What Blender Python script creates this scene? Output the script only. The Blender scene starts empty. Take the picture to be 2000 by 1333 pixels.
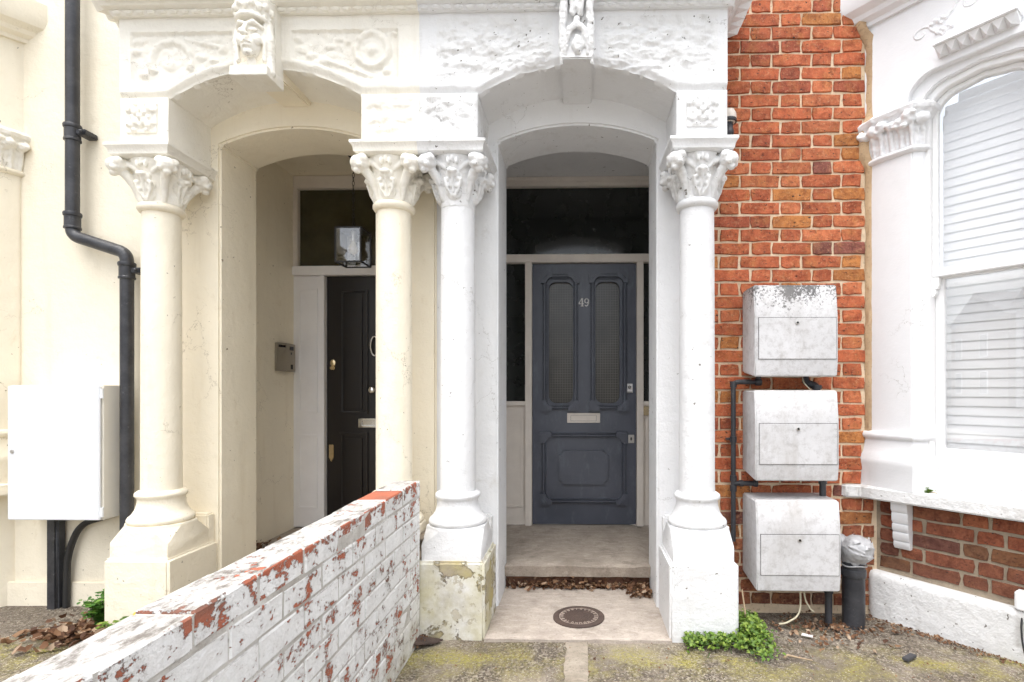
import bpy, bmesh, math, random
from mathutils import Vector, Matrix, noise

random.seed(7)
S = bpy.context.scene
C = S.collection
PI = math.pi
R = math.radians

# ------------------------------------------------------------------ camera
cam = bpy.data.cameras.new('camera')
camo = bpy.data.objects.new('camera', cam)
C.objects.link(camo)
camo.location = (0, 0, 1.215)
camo.rotation_euler = (R(90), 0, R(1.38))
cam.sensor_width = 36
cam.lens = 18.9
cam.shift_x = -0.054
cam.shift_y = 0.0495
cam.clip_start = 0.05
cam.clip_end = 400
S.camera = camo

# ------------------------------------------------------------------ sky, sun, exposure
SUN_EL, SUN_AZ = 74, 200      # azimuth of the sun, clockwise from +Y
w = bpy.data.worlds.new('World')
S.world = w
w.use_nodes = True
wn = w.node_tree
wn.nodes.clear()
wo = wn.nodes.new('ShaderNodeOutputWorld')
bg = wn.nodes.new('ShaderNodeBackground')
sk = wn.nodes.new('ShaderNodeTexSky')
sk.sky_type = 'NISHITA'
sk.sun_disc = False
sk.sun_elevation = R(SUN_EL)
sk.sun_rotation = R(SUN_AZ)
sk.air_density = 1.0
sk.dust_density = 3.5
sk.ozone_density = 0.6
hs = wn.nodes.new('ShaderNodeHueSaturation')
hs.inputs['Saturation'].default_value = 0.30      # white overcast cloud
wn.links.new(sk.outputs[0], hs.inputs['Color'])
wn.links.new(hs.outputs[0], bg.inputs[0])
bg.inputs[1].default_value = 0.15
wn.links.new(bg.outputs[0], wo.inputs[0])

sl = bpy.data.lights.new('sun', 'SUN')
sl.energy = 1.1
sl.angle = R(75)
sl.color = (1.0, 0.985, 0.955)
so = bpy.data.objects.new('sun', sl)
C.objects.link(so)
sd = Vector((math.sin(R(SUN_AZ)) * math.cos(R(SUN_EL)), math.cos(R(SUN_AZ)) * math.cos(R(SUN_EL)), math.sin(R(SUN_EL))))
so.rotation_euler = sd.to_track_quat('Z', 'Y').to_euler()
so.location = sd * 20

S.view_settings.view_transform = 'Standard'
S.view_settings.look = 'None'
S.view_settings.exposure = 1.33
S.view_settings.gamma = 1.0
S.view_settings.use_curve_mapping = False
S.render.engine = 'CYCLES'
S.cycles.use_denoising = True
S.cycles.max_bounces = 8
S.cycles.diffuse_bounces = 6
S.cycles.use_adaptive_sampling = True
S.cycles.adaptive_threshold = 0.04
S.cycles.transparent_max_bounces = 8

# ------------------------------------------------------------------ materials
def lerp(a, b, t): return a + (b - a) * t

class NT:
    """small node helper"""
    def __init__(s, name):
        s.m = bpy.data.materials.new(name)
        s.m.use_nodes = True
        s.t = s.m.node_tree
        s.b = s.t.nodes['Principled BSDF']
        s.o = s.t.nodes['Material Output']
    def n(s, typ, **kw):
        x = s.t.nodes.new(typ)
        for k, v in kw.items():
            if k in x.inputs: x.inputs[k].default_value = v
            else: setattr(x, k, v)
        return x
    def l(s, a, b): s.t.links.new(a, b)
    def pos(s, scale=(1, 1, 1), rot=(0, 0, 0)):
        g = s.n('ShaderNodeNewGeometry')
        m = s.n('ShaderNodeMapping')
        m.inputs['Scale'].default_value = scale
        m.inputs['Rotation'].default_value = rot
        s.l(g.outputs['Position'], m.inputs['Vector'])
        return m.outputs[0]
    def noise(s, scale, detail=4, rough=.55, vec=None, dist=0, out='Fac'):
        x = s.n('ShaderNodeTexNoise')
        x.inputs['Scale'].default_value = scale
        x.inputs['Detail'].default_value = detail
        x.inputs['Roughness'].default_value = rough
        x.inputs['Distortion'].default_value = dist
        s.l(vec if vec else s.pos(), x.inputs['Vector'])
        return x.outputs[out]
    def ramp(s, fac, stops, interp='LINEAR'):
        x = s.n('ShaderNodeValToRGB')
        x.color_ramp.interpolation = interp
        e = x.color_ramp.elements
        while len(e) < len(stops): e.new(.5)
        for i, (p, c) in enumerate(stops):
            e[i].position = p
            e[i].color = c if len(c) == 4 else (*c, 1)
        s.l(fac, x.inputs[0])
        return x.outputs[0]
    def mask(s, fac, lo, hi):
        x = s.n('ShaderNodeMapRange')
        x.inputs['From Min'].default_value = lo
        x.inputs['From Max'].default_value = hi
        s.l(fac, x.inputs['Value'])
        return x.outputs[0]
    def math(s, op, a, b=None):
        x = s.n('ShaderNodeMath', operation=op)
        for i, v in enumerate((a, b)):
            if v is None: continue
            if isinstance(v, (int, float)): x.inputs[i].default_value = v
            else: s.l(v, x.inputs[i])
        return x.outputs[0]
    def mix(s, fac, a, b, mode='MIX'):
        x = s.n('ShaderNodeMix', data_type='RGBA', blend_type=mode)
        for sock, v in ((x.inputs[0], fac), (x.inputs[6], a), (x.inputs[7], b)):
            if isinstance(v, (int, float)): sock.default_value = v
            elif isinstance(v, tuple): sock.default_value = (*v, 1) if len(v) == 3 else v
            else: s.l(v, sock)
        return x.outputs[2]
    def bump(s, h, strength=.3, dist=.01, prev=None):
        x = s.n('ShaderNodeBump')
        x.inputs['Strength'].default_value = strength
        x.inputs['Distance'].default_value = dist
        s.l(h, x.inputs['Height'])
        if prev: s.l(prev, x.inputs['Normal'])
        return x.outputs[0]
    def done(s, col=None, rough=.7, metal=0, nor=None, spec=None):
        if col is not None:
            if isinstance(col, tuple): s.b.inputs['Base Color'].default_value = (*col, 1)
            else: s.l(col, s.b.inputs['Base Color'])
        if isinstance(rough, (int, float)): s.b.inputs['Roughness'].default_value = rough
        else: s.l(rough, s.b.inputs['Roughness'])
        s.b.inputs['Metallic'].default_value = metal
        if nor: s.l(nor, s.b.inputs['Normal'])
        if spec is not None: s.b.inputs['Specular IOR Level'].default_value = spec
        return s.m

def plaster(name, col, stain=(.42, .38, .30), amount=.64, bump=.25, rough=.62, dirtcol=None, dirt=.73):
    k = NT(name)
    n1 = k.noise(1.7, 5, .6)
    c = k.mix(k.mask(n1, .35, .75), col, tuple(v * .90 for v in col))
    n2 = k.noise(5.5, 8, .7, dist=.4)
    c = k.mix(k.math('MULTIPLY', k.mask(n2, amount, amount + .14), .42), c, stain)
    # streaks running down
    n4 = k.noise(9, 5, .6, vec=k.pos((1, 1, .12)))
    c = k.mix(k.math('MULTIPLY', k.mask(n4, .56, .78), .22), c, stain)
    # small chips and specks
    n3 = k.noise(34, 3, .6)
    c = k.mix(k.mask(n3, dirt, dirt + .03), c, dirtcol or tuple(v * .45 for v in stain))
    # hairline cracks, only here and there
    vo = k.n('ShaderNodeTexVoronoi', feature='DISTANCE_TO_EDGE'); vo.inputs['Scale'].default_value = 3.1
    wob = k.n('ShaderNodeVectorMath', operation='ADD')
    sc_ = k.n('ShaderNodeVectorMath', operation='SCALE'); sc_.inputs['Scale'].default_value = .22
    k.l(k.noise(7, 5, .7, out='Color'), sc_.inputs[0]); k.l(sc_.outputs[0], wob.inputs[0]); k.l(k.pos(), wob.inputs[1]); k.l(wob.outputs[0], vo.inputs['Vector'])
    crack = k.math('MULTIPLY', k.mask(vo.outputs['Distance'], .006, .001), k.mask(k.noise(1.9, 3), .53, .60))
    c = k.mix(k.math('MULTIPLY', crack, .55), c, tuple(v * .5 for v in stain))
    h = k.math('ADD', k.math('MULTIPLY', k.noise(13, 5, .6), 1.0), k.math('MULTIPLY', k.noise(95, 3, .6), .22))
    h = k.math('SUBTRACT', h, k.math('MULTIPLY', crack, .3))
    return k.done(c, rough, nor=k.bump(h, bump, .02))

WHITE = (.752, .754, .757)
CREAM = (.86, .79, .64)
M = {}
M['white'] = plaster('white_masonry_paint', WHITE, stain=(.38, .34, .28), amount=.60, bump=.4, dirt=.70)
M['white_old'] = plaster('weathered_white_paint', (.745, .745, .74), stain=(.30, .27, .23), amount=.53, bump=.6, dirt=.67)
M['cream'] = plaster('cream_masonry_paint', CREAM, stain=(.52, .41, .24), amount=.62, bump=.35, dirt=.71)
M['cream_carved'] = plaster('cream_white_carved_paint', (.85, .82, .74), stain=(.52, .42, .28), amount=.62, bump=.45)
M['bay_white'] = plaster('bright_white_gloss_paint', (.77, .775, .785), amount=.72, bump=.12, rough=.45, dirt=.78)

def m_peeled():
    # stucco with layers of paint gone and algae on it
    k = NT('peeling_stucco')
    n1 = k.noise(5.2, 9, .60, dist=.25)
    edge = k.mask(n1, .575, .583)
    under = k.mix(k.noise(38, 6, .7), (.24, .20, .14), (.54, .47, .35))
    under = k.mix(k.math('MULTIPLY', k.mask(k.noise(7, 5), .48, .62), .6), under, (.48, .38, .12))
    paint = k.mix(k.mask(k.noise(8, 8, .7), .40, .68), (.76, .75, .71), (.52, .49, .42))
    n2 = k.noise(17, 7, .65)
    thin = k.mask(n2, .58, .60)
    paint = k.mix(k.math('MULTIPLY', thin, .75), paint, (.50, .45, .37))
    paint = k.mix(k.mask(k.noise(46, 4, .6), .66, .70), paint, (.20, .17, .13))
    c = k.mix(edge, paint, under)
    rim = k.math('MULTIPLY', k.mask(n1, .560, .576), k.mask(n1, .592, .583))
    c = k.mix(k.math('MULTIPLY', rim, .8), c, (.14, .11, .08))
    alg = k.math('MULTIPLY', k.mask(k.noise(3.6, 7, .7), .42, .66), .6)
    c = k.mix(alg, c, (.50, .44, .16))
    h = k.math('SUBTRACT', k.math('MULTIPLY', k.noise(28, 5, .65), .5), k.math('ADD', edge, k.math('MULTIPLY', thin, .3)))
    return k.done(c, .85, nor=k.bump(h, .8, .006))
M['peeled'] = m_peeled()

def m_brick(name='fired_brick', wear=1.0):
    k = NT(name)
    oi = k.n('ShaderNodeObjectInfo')
    base = oi.outputs['Color']
    c = k.mix(k.math('MULTIPLY', k.mask(k.noise(9, 6, .7), .50, .66), .40 * wear), base, (.46, .21, .055))     # kiln blotches
    dark = k.mix(1.0, c, (.50, .38, .34), 'MULTIPLY')
    c = k.mix(k.mask(k.noise(19, 8, .76, dist=.3), .44, .64), c, dark)
    c = k.mix(k.math('MULTIPLY', k.mask(k.noise(70, 5, .75), .54, .68), .50 * wear), c, (.62, .36, .20))      # sandy wear
    n3 = k.noise(55, 4, .65, vec=k.pos((1, 1, 1.8)))
    c = k.mix(k.mask(n3, .625, .66), c, (.045, .028, .022))
    h = k.math('ADD', k.math('MULTIPLY', k.noise(38, 7, .72), 1.3), k.math('MULTIPLY', k.mask(n3, .675, .63), .8))
    return k.done(c, .9, nor=k.bump(h, 1.0, .009))
M['brick'] = m_brick()
M['brick_damp'] = m_brick('damp_sooty_brick', .25)

def m_mortar(name, a, b):
    k = NT(name)
    c = k.mix(k.mask(k.noise(6, 6, .65), .35, .7), a, b)
    c = k.mix(k.math('MULTIPLY', k.mask(k.noise(70, 3), .58, .7), .5), c, tuple(v * .5 for v in b))
    return k.done(c, .95, nor=k.bump(k.noise(60, 5, .7), .8, .006))
M['mortar'] = m_mortar('lime_mortar', (.76, .62, .45), (.58, .44, .29))
M['fillet'] = m_mortar('brown_mortar_fillet', (.56, .40, .24), (.36, .24, .14))
M['mortar_damp'] = m_mortar('damp_mortar', (.40, .33, .24), (.24, .19, .14))

def m_painted_brick():
    k = NT('peeling_painted_brick')
    oi = k.n('ShaderNodeObjectInfo')
    g = k.n('ShaderNodeNewGeometry')
    sx = k.n('ShaderNodeSeparateXYZ'); k.l(g.outputs['Position'], sx.inputs[0])
    nx = k.n('ShaderNodeSeparateXYZ'); k.l(g.outputs['Normal'], nx.inputs[0])
    oc = k.n('ShaderNodeSeparateColor'); k.l(oi.outputs['Color'], oc.inputs[0])
    # flaking: small ragged patches gathered in larger worn areas
    fl = k.noise(42, 10, .74, vec=k.pos((1, .75, 1.3)), dist=.15)
    worn = k.noise(9.0, 5, .62)
    v = k.math('ADD', k.math('MULTIPLY', fl, .62), k.math('MULTIPLY', worn, .46))
    v = k.math('ADD', v, k.math('MULTIPLY', k.math('SUBTRACT', oc.outputs[1], .5), .09))
    # the top arris is knocked about most
    arris = k.math('MULTIPLY', k.mask(sx.outputs[2], .728, .778), k.mask(k.noise(3.6, 4, .6), .34, .52))
    side = k.mask(nx.outputs[0], .25, .6)
    v = k.math('ADD', v, k.math('MULTIPLY', k.math('MULTIPLY', arris, side), .095))
    upward = k.mask(nx.outputs[2], .5, .9)
    v = k.math('SUBTRACT', v, k.math('MULTIPLY', upward, .045))
    v = k.math('ADD', v, k.math('MULTIPLY', oc.outputs[0], k.mask(nx.outputs[2], .4, .7)))
    peel = k.mask(v, .600, .618)
    red = k.mix(k.noise(45, 5, .7), (.50, .15, .075), (.34, .095, .055))
    red = k.mix(k.math('MULTIPLY', k.mask(k.noise(2.6, 3), .50, .60), .85), red, (.17, .10, .075))
    paint = k.mix(k.mask(k.noise(9, 6, .65), .42, .78), (.80, .80, .79), (.60, .59, .57))
    grime = k.math('MULTIPLY', k.mask(k.noise(34, 8, .78), .545, .66), k.mask(k.noise(5.5, 4, .6), .42, .62))
    paint = k.mix(k.math('MULTIPLY', grime, .9), paint, (.22, .19, .16))
    topdirt = k.math('MULTIPLY', upward, k.mask(k.noise(16, 8, .75, vec=k.pos((1.6, .7, 1))), .50, .62))
    paint = k.mix(k.math('MULTIPLY', upward, .80), paint, k.mix(k.noise(13, 6, .65), (.50, .48, .45), (.33, .31, .28)))  # upward faces painted greyer to offset the strong light from above
    paint = k.mix(k.math('MULTIPLY', topdirt, .9), paint, (.13, .11, .09))
    low = k.math('MULTIPLY', k.mask(sx.outputs[2], .24, .02), k.mask(k.noise(9, 5), .30, .60))
    paint = k.mix(k.math('MULTIPLY', low, .75), paint, (.34, .29, .16))
    c = k.mix(peel, paint, red)
    rim = k.math('MULTIPLY', k.mask(v, .578, .606), k.math('SUBTRACT', 1.0, peel))
    c = k.mix(k.math('MULTIPLY', rim, .35), c, (.26, .22, .19))
    h = k.math('SUBTRACT', k.math('MULTIPLY', k.noise(32, 8, .70), 1.1), k.math('MULTIPLY', peel, 1.0))
    return k.done(c, .7, nor=k.bump(h, 1.0, .007))
M['painted_brick'] = m_painted_brick()
M['painted_joint'] = m_mortar('painted_joint', (.66, .645, .61), (.34, .31, .27))

def m_ground():
    k = NT('worn_concrete')
    g = k.n('ShaderNodeNewGeometry')
    sx = k.n('ShaderNodeSeparateXYZ'); k.l(g.outputs['Position'], sx.inputs[0])
    vo = k.n('ShaderNodeTexVoronoi'); vo.inputs['Scale'].default_value = 110
    k.l(k.pos(), vo.inputs['Vector'])
    agg = k.ramp(vo.outputs['Color'], [(.15, (.06, .046, .034)), (.5, (.14, .113, .083)), (.9, (.36, .32, .26))])
    c = k.mix(k.math('MULTIPLY', k.mask(k.noise(3.2, 6, .65), .38, .66), .75), agg, (.135, .108, .08))
    c = k.mix(k.math('MULTIPLY', k.mask(k.noise(2.1, 5, .6, vec=k.pos((1, 1, 1), (0, 0, 1))), .50, .70), .7), c, (.36, .31, .25))
    c = k.mix(k.math('MULTIPLY', k.mask(k.noise(1.3, 5, .7), .52, .68), .7), c, (.13, .105, .085))
    # moss grows in the damp strip below the slab and in patches towards the bay
    band = k.math('MULTIPLY', k.mask(sx.outputs[1], 2.16, 2.42), k.mask(sx.outputs[1], 2.64, 2.48))
    mossn = k.noise(4.6, 7, .68)
    m1 = k.math('MULTIPLY', band, k.mask(mossn, .43, .60))
    m2 = k.math('MULTIPLY', k.mask(k.noise(1.9, 6, .7, vec=k.pos((1, 1, 1), (0, 0, .6))), .57, .72), .6)
    mo = k.math('MAXIMUM', k.math('MULTIPLY', m1, .85), m2)
    fine = k.mask(k.noise(85, 3, .7), .30, .62)
    c = k.mix(k.math('MULTIPLY', mo, fine), c, (.33, .295, .05))
    c = k.mix(k.mask(k.noise(150, 2, .5), .66, .70), c, (.62, .56, .46))
    c = k.mix(k.mask(k.noise(95, 2, .5), .70, .74), c, (.06, .045, .035))
    h = k.math('ADD', vo.outputs['Distance'], k.math('MULTIPLY', k.noise(25, 5, .7), .8))
    return k.done(c, .95, nor=k.bump(h, .9, .008))
M['ground'] = m_ground()

def m_stone(name, a, b, dark, bump=.5):
    k = NT(name)
    c = k.mix(k.mask(k.noise(3.5, 7, .68), .34, .68), a, b)
    c = k.mix(k.math('MULTIPLY', k.mask(k.noise(7, 7, .72, vec=k.pos((1, 1, 1), (0, 0, .8))), .52, .72), .75), c, dark)
    c = k.mix(k.math('MULTIPLY', k.mask(k.noise(90, 3, .7), .55, .66), .5), c, tuple(v * .6 for v in b))
    c = k.mix(k.math('MULTIPLY', k.mask(k.noise(11, 8, .8, vec=k.pos((1.0, 2.4, 1))), .50, .62), .45), c, tuple(min(1, v * 1.35) for v in a))
    return k.done(c, .9, nor=k.bump(k.noise(50, 6, .75), bump, .006))
M['slab'] = m_stone('pale_slab_stone', (.46, .40, .345), (.35, .30, .255), (.20, .165, .13), .7)
M['seam'] = m_stone('rough_concrete_patch', (.36, .31, .25), (.22, .185, .14), (.11, .09, .07), 1.0)
M['step'] = m_stone('worn_step_stone', (.42, .36, .30), (.28, .235, .19), (.13, .105, .08), 1.2)
M['paving'] = m_stone('pale_bounce_paving', (.60, .58, .54), (.52, .50, .46), (.42, .40, .36), .3)  # kept pale so the unseen paving bounces light
M['road'] = m_stone('worn_road_asphalt', (.20, .20, .20), (.16, .16, .16), (.12, .12, .12), .3)
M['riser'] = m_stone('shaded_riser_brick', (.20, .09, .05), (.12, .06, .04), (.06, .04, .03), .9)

def simple(name, col, rough=.5, metal=0, bump=0, bs=40, var=.12, spec=None):
    k = NT(name)
    c = k.mix(k.mask(k.noise(6, 5, .65), .35, .7), col, tuple(v * (1 - var) for v in col))
    return k.done(c, rough, metal, nor=k.bump(k.noise(bs, 4), bump, .004) if bump else None, spec=spec)

def m_doorgrey():
    k = NT('slate_grey_door_paint')
    c = k.mix(k.mask(k.noise(2.4, 5, .6), .4, .7), (.078, .086, .112), (.056, .063, .084))
    scuff = k.math('MULTIPLY', k.mask(k.noise(7, 8, .75, vec=k.pos((1.6, 1, .6))), .54, .74), .45)
    c = k.mix(scuff, c, (.17, .21, .25))
    c = k.mix(k.mask(k.noise(55, 3), .74, .77), c, (.02, .02, .022))
    return k.done(c, .34, nor=k.bump(k.noise(60, 4, .6), .15, .004))
M['door_grey'] = m_doorgrey()
M['door_black'] = simple('black_door_paint', (.013, .010, .009), .32, bump=.05)
M['joinery'] = simple('off_white_joinery_paint', (.70, .64, .57), .5, bump=.12, var=.1)
M['joinery_white'] = simple('white_joinery_paint', (.80, .78, .77), .4, bump=.08, var=.06)
M['sash'] = simple('white_sash_paint', (.84, .84, .84), .35, bump=.04, var=.04)

def m_obscure(name, col, cell):
    # dark obscured glass with a fine wire or reeded grid
    k = NT(name)
    p = k.pos((1, 1, 1))
    sx = k.n('ShaderNodeSeparateXYZ'); k.l(p, sx.inputs[0])
    lx = k.math('PINGPONG', sx.outputs[0], cell / 2)
    lz = k.math('PINGPONG', sx.outputs[2], cell / 2)
    mn = k.math('MINIMUM', lx, lz)
    line = k.mask(mn, cell * .16, cell * .06)
    c = k.mix(line, col, tuple(min(1, v * 2.6 + .02) for v in col))
    c = k.mix(k.mask(k.noise(2.2, 4), .4, .7), c, tuple(v * .5 for v in col))
    return k.done(c, .22, nor=k.bump(mn, .4, .002))
M['wire_glass'] = m_obscure('obscured_grid_glass', (.034, .031, .026), .020)
M['dark_glass'] = simple('dark_transom_glass', (.016, .018, .016), .10, var=.4)
M['olive_glass'] = simple('dim_transom_glass', (.055, .048, .024), .12, var=.4)

def m_clear():
    k = NT('clear_window_glass')
    tr = k.n('ShaderNodeBsdfTransparent')
    gl = k.n('ShaderNodeBsdfGlossy'); gl.inputs['Roughness'].default_value = .01
    lw = k.n('ShaderNodeLayerWeight'); lw.inputs['Blend'].default_value = .5
    fr_ = k.math('ADD', k.math('MULTIPLY', k.math('POWER', lw.outputs['Facing'], 3.0), .6), .10)
    mx = k.n('ShaderNodeMixShader')
    k.l(fr_, mx.inputs[0]); k.l(tr.outputs[0], mx.inputs[1]); k.l(gl.outputs[0], mx.inputs[2])
    k.l(mx.outputs[0], k.o.inputs[0])
    return k.m
M['clear_glass'] = m_clear()
M['slat'] = simple('white_blind_slat', (.88, .885, .89), .45, var=.03)
M['dark_room'] = simple('dark_room_backing', (.08, .08, .08), .9)  # near-black panel colour in place of room darkness

def m_pipe():
    k = NT('black_cast_iron_paint')
    c = k.mix(k.mask(k.noise(9, 6, .7), .40, .70), (.022, .023, .028), (.055, .056, .062))
    c = k.mix(k.math('MULTIPLY', k.mask(k.noise(26, 7, .8), .60, .70), .5), c, (.22, .22, .22))
    return k.done(c, .38, nor=k.bump(k.noise(40, 5, .6), .35, .006))
M['pipe'] = m_pipe()
M['pipe_blue'] = M['pipe']
M['black_plastic'] = simple('black_plastic', (.018, .018, .020), .4, bump=.1)
M['black_metal'] = simple('black_lantern_metal', (.012, .010, .010), .4)

def m_meter(name, mould):
    k = NT(name)
    c = k.mix(k.mask(k.noise(3, 5, .6), .35, .7), (.60, .595, .60), (.49, .485, .485))
    c = k.mix(k.math('MULTIPLY', k.mask(k.noise(26, 8, .80), .48, .64), .55), c, (.30, .28, .27))
    c = k.mix(k.math('MULTIPLY', k.mask(k.noise(7, 6, .7, vec=k.pos((1, 1, .25))), .52, .70), .45), c, (.34, .31, .28))
    if mould:
        g = k.n('ShaderNodeNewGeometry')
        sx = k.n('ShaderNodeSeparateXYZ'); k.l(g.outputs['Position'], sx.inputs[0])
        top = k.mask(sx.outputs[2], 1.46, 1.78)
        blot = k.noise(4.5, 4, .6, vec=k.pos((1, 1, .8)))
        sp = k.noise(75, 5, .7)
        f = k.math('ADD', k.math('MULTIPLY', top, .25), k.math('ADD', k.math('MULTIPLY', blot, .50), k.math('MULTIPLY', sp, .55)))
        c = k.mix(k.math('MULTIPLY', k.mask(f, .715, .775), .9), c, (.045, .042, .04))
        side = k.noise(5, 5, .6, vec=k.pos((1, 1, .3)))
        c = k.mix(k.math('MULTIPLY', k.mask(side, .55, .7), .3), c, (.30, .28, .26))
    return k.done(c, .6, nor=k.bump(k.noise(60, 4), .15, .003))
M['meter'] = m_meter('grey_white_meter_plastic', False)
M['meter_mould'] = m_meter('mouldy_meter_plastic', True)
M['cabinet'] = simple('white_cabinet_steel', (.73, .745, .77), .35, var=.03)
M['cabinet_side'] = simple('cream_cabinet_side', (.78, .75, .68), .45, var=.06, bump=.05)
M['seam_grey'] = simple('lid_gap_shade', (.10, .095, .09), .8)  # dark tone painted for the shaded gap round the meter lids
M['dark'] = simple('dark_gap', (.01, .01, .01), .8)
M['steel'] = simple('brushed_steel', (.55, .53, .50), .35, .8, var=.15)
M['chrome'] = simple('polished_chrome', (.75, .74, .72), .15, 1)
M['brass'] = simple('polished_brass', (.72, .58, .36), .25, .9)
M['intercom'] = simple('grey_bronze_intercom', (.33, .29, .23), .4, .3)
M['screen'] = simple('dark_intercom_screen', (.012, .01, .012), .2)
M['iron'] = m_stone('rusty_cast_iron', (.085, .055, .042), (.06, .042, .036), (.03, .022, .02), .8)
M['letter'] = simple('worn_letter_metal', (.36, .29, .24), .6, var=.3)
M['cable'] = simple('black_cable_rubber', (.02, .02, .02), .5)
M['cream_cable'] = simple('cream_cable_plastic', (.62, .56, .40), .5)
M['bag'] = simple('silver_grey_plastic_bag', (.42, .42, .43), .28, bump=.4, bs=25, var=.35)
M['bulb'] = simple('bulb_glass', (.62, .58, .50), .1)
M['leaf_g'] = None

def m_leaf(name, stops, rough=.55):
    k = NT(name)
    rv = k.n('ShaderNodeNewGeometry')
    c = k.ramp(rv.outputs['Random Per Island'], stops)
    tr = k.n('ShaderNodeBsdfTranslucent'); k.l(c, tr.inputs[0])
    mx = k.n('ShaderNodeMixShader'); mx.inputs[0].default_value = .22
    k.done(c, rough)
    k.l(k.b.outputs[0], mx.inputs[1]); k.l(tr.outputs[0], mx.inputs[2])
    k.l(mx.outputs[0], k.o.inputs[0])
    return k.m
M['weed'] = m_leaf('fresh_weed_leaf', [(0, (.05, .11, .012)), (.5, (.12, .215, .022)), (1, (.24, .32, .05))])
M['fern'] = m_leaf('dark_fern_leaf', [(0, (.03, .11, .015)), (.6, (.08, .20, .02)), (1, (.15, .28, .04))])
M['petal'] = m_leaf('yellow_petal', [(0, (.80, .55, .05)), (1, (.85, .65, .12))])
M['dead'] = m_leaf('dry_brown_leaf', [(0, (.07, .032, .018)), (.45, (.16, .075, .035)), (.75, (.26, .15, .08)), (1, (.46, .35, .25))], .8)
M['slate'] = simple('dark_slate_piece', (.05, .05, .055), .7, bump=.4)
M['twig'] = simple('dry_twig_bark', (.42, .31, .20), .8, bump=.3)
M['debris'] = m_stone('broken_mortar', (.30, .25, .19), (.17, .13, .09), (.06, .045, .03), 1.0)
M['street_brick'] = m_stone('distant_stock_brick', (.34, .27, .20), (.26, .2, .15), (.2, .15, .12), .2)
M['roof_slate'] = simple('distant_roof_slate', (.10, .10, .11), .7)

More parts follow.
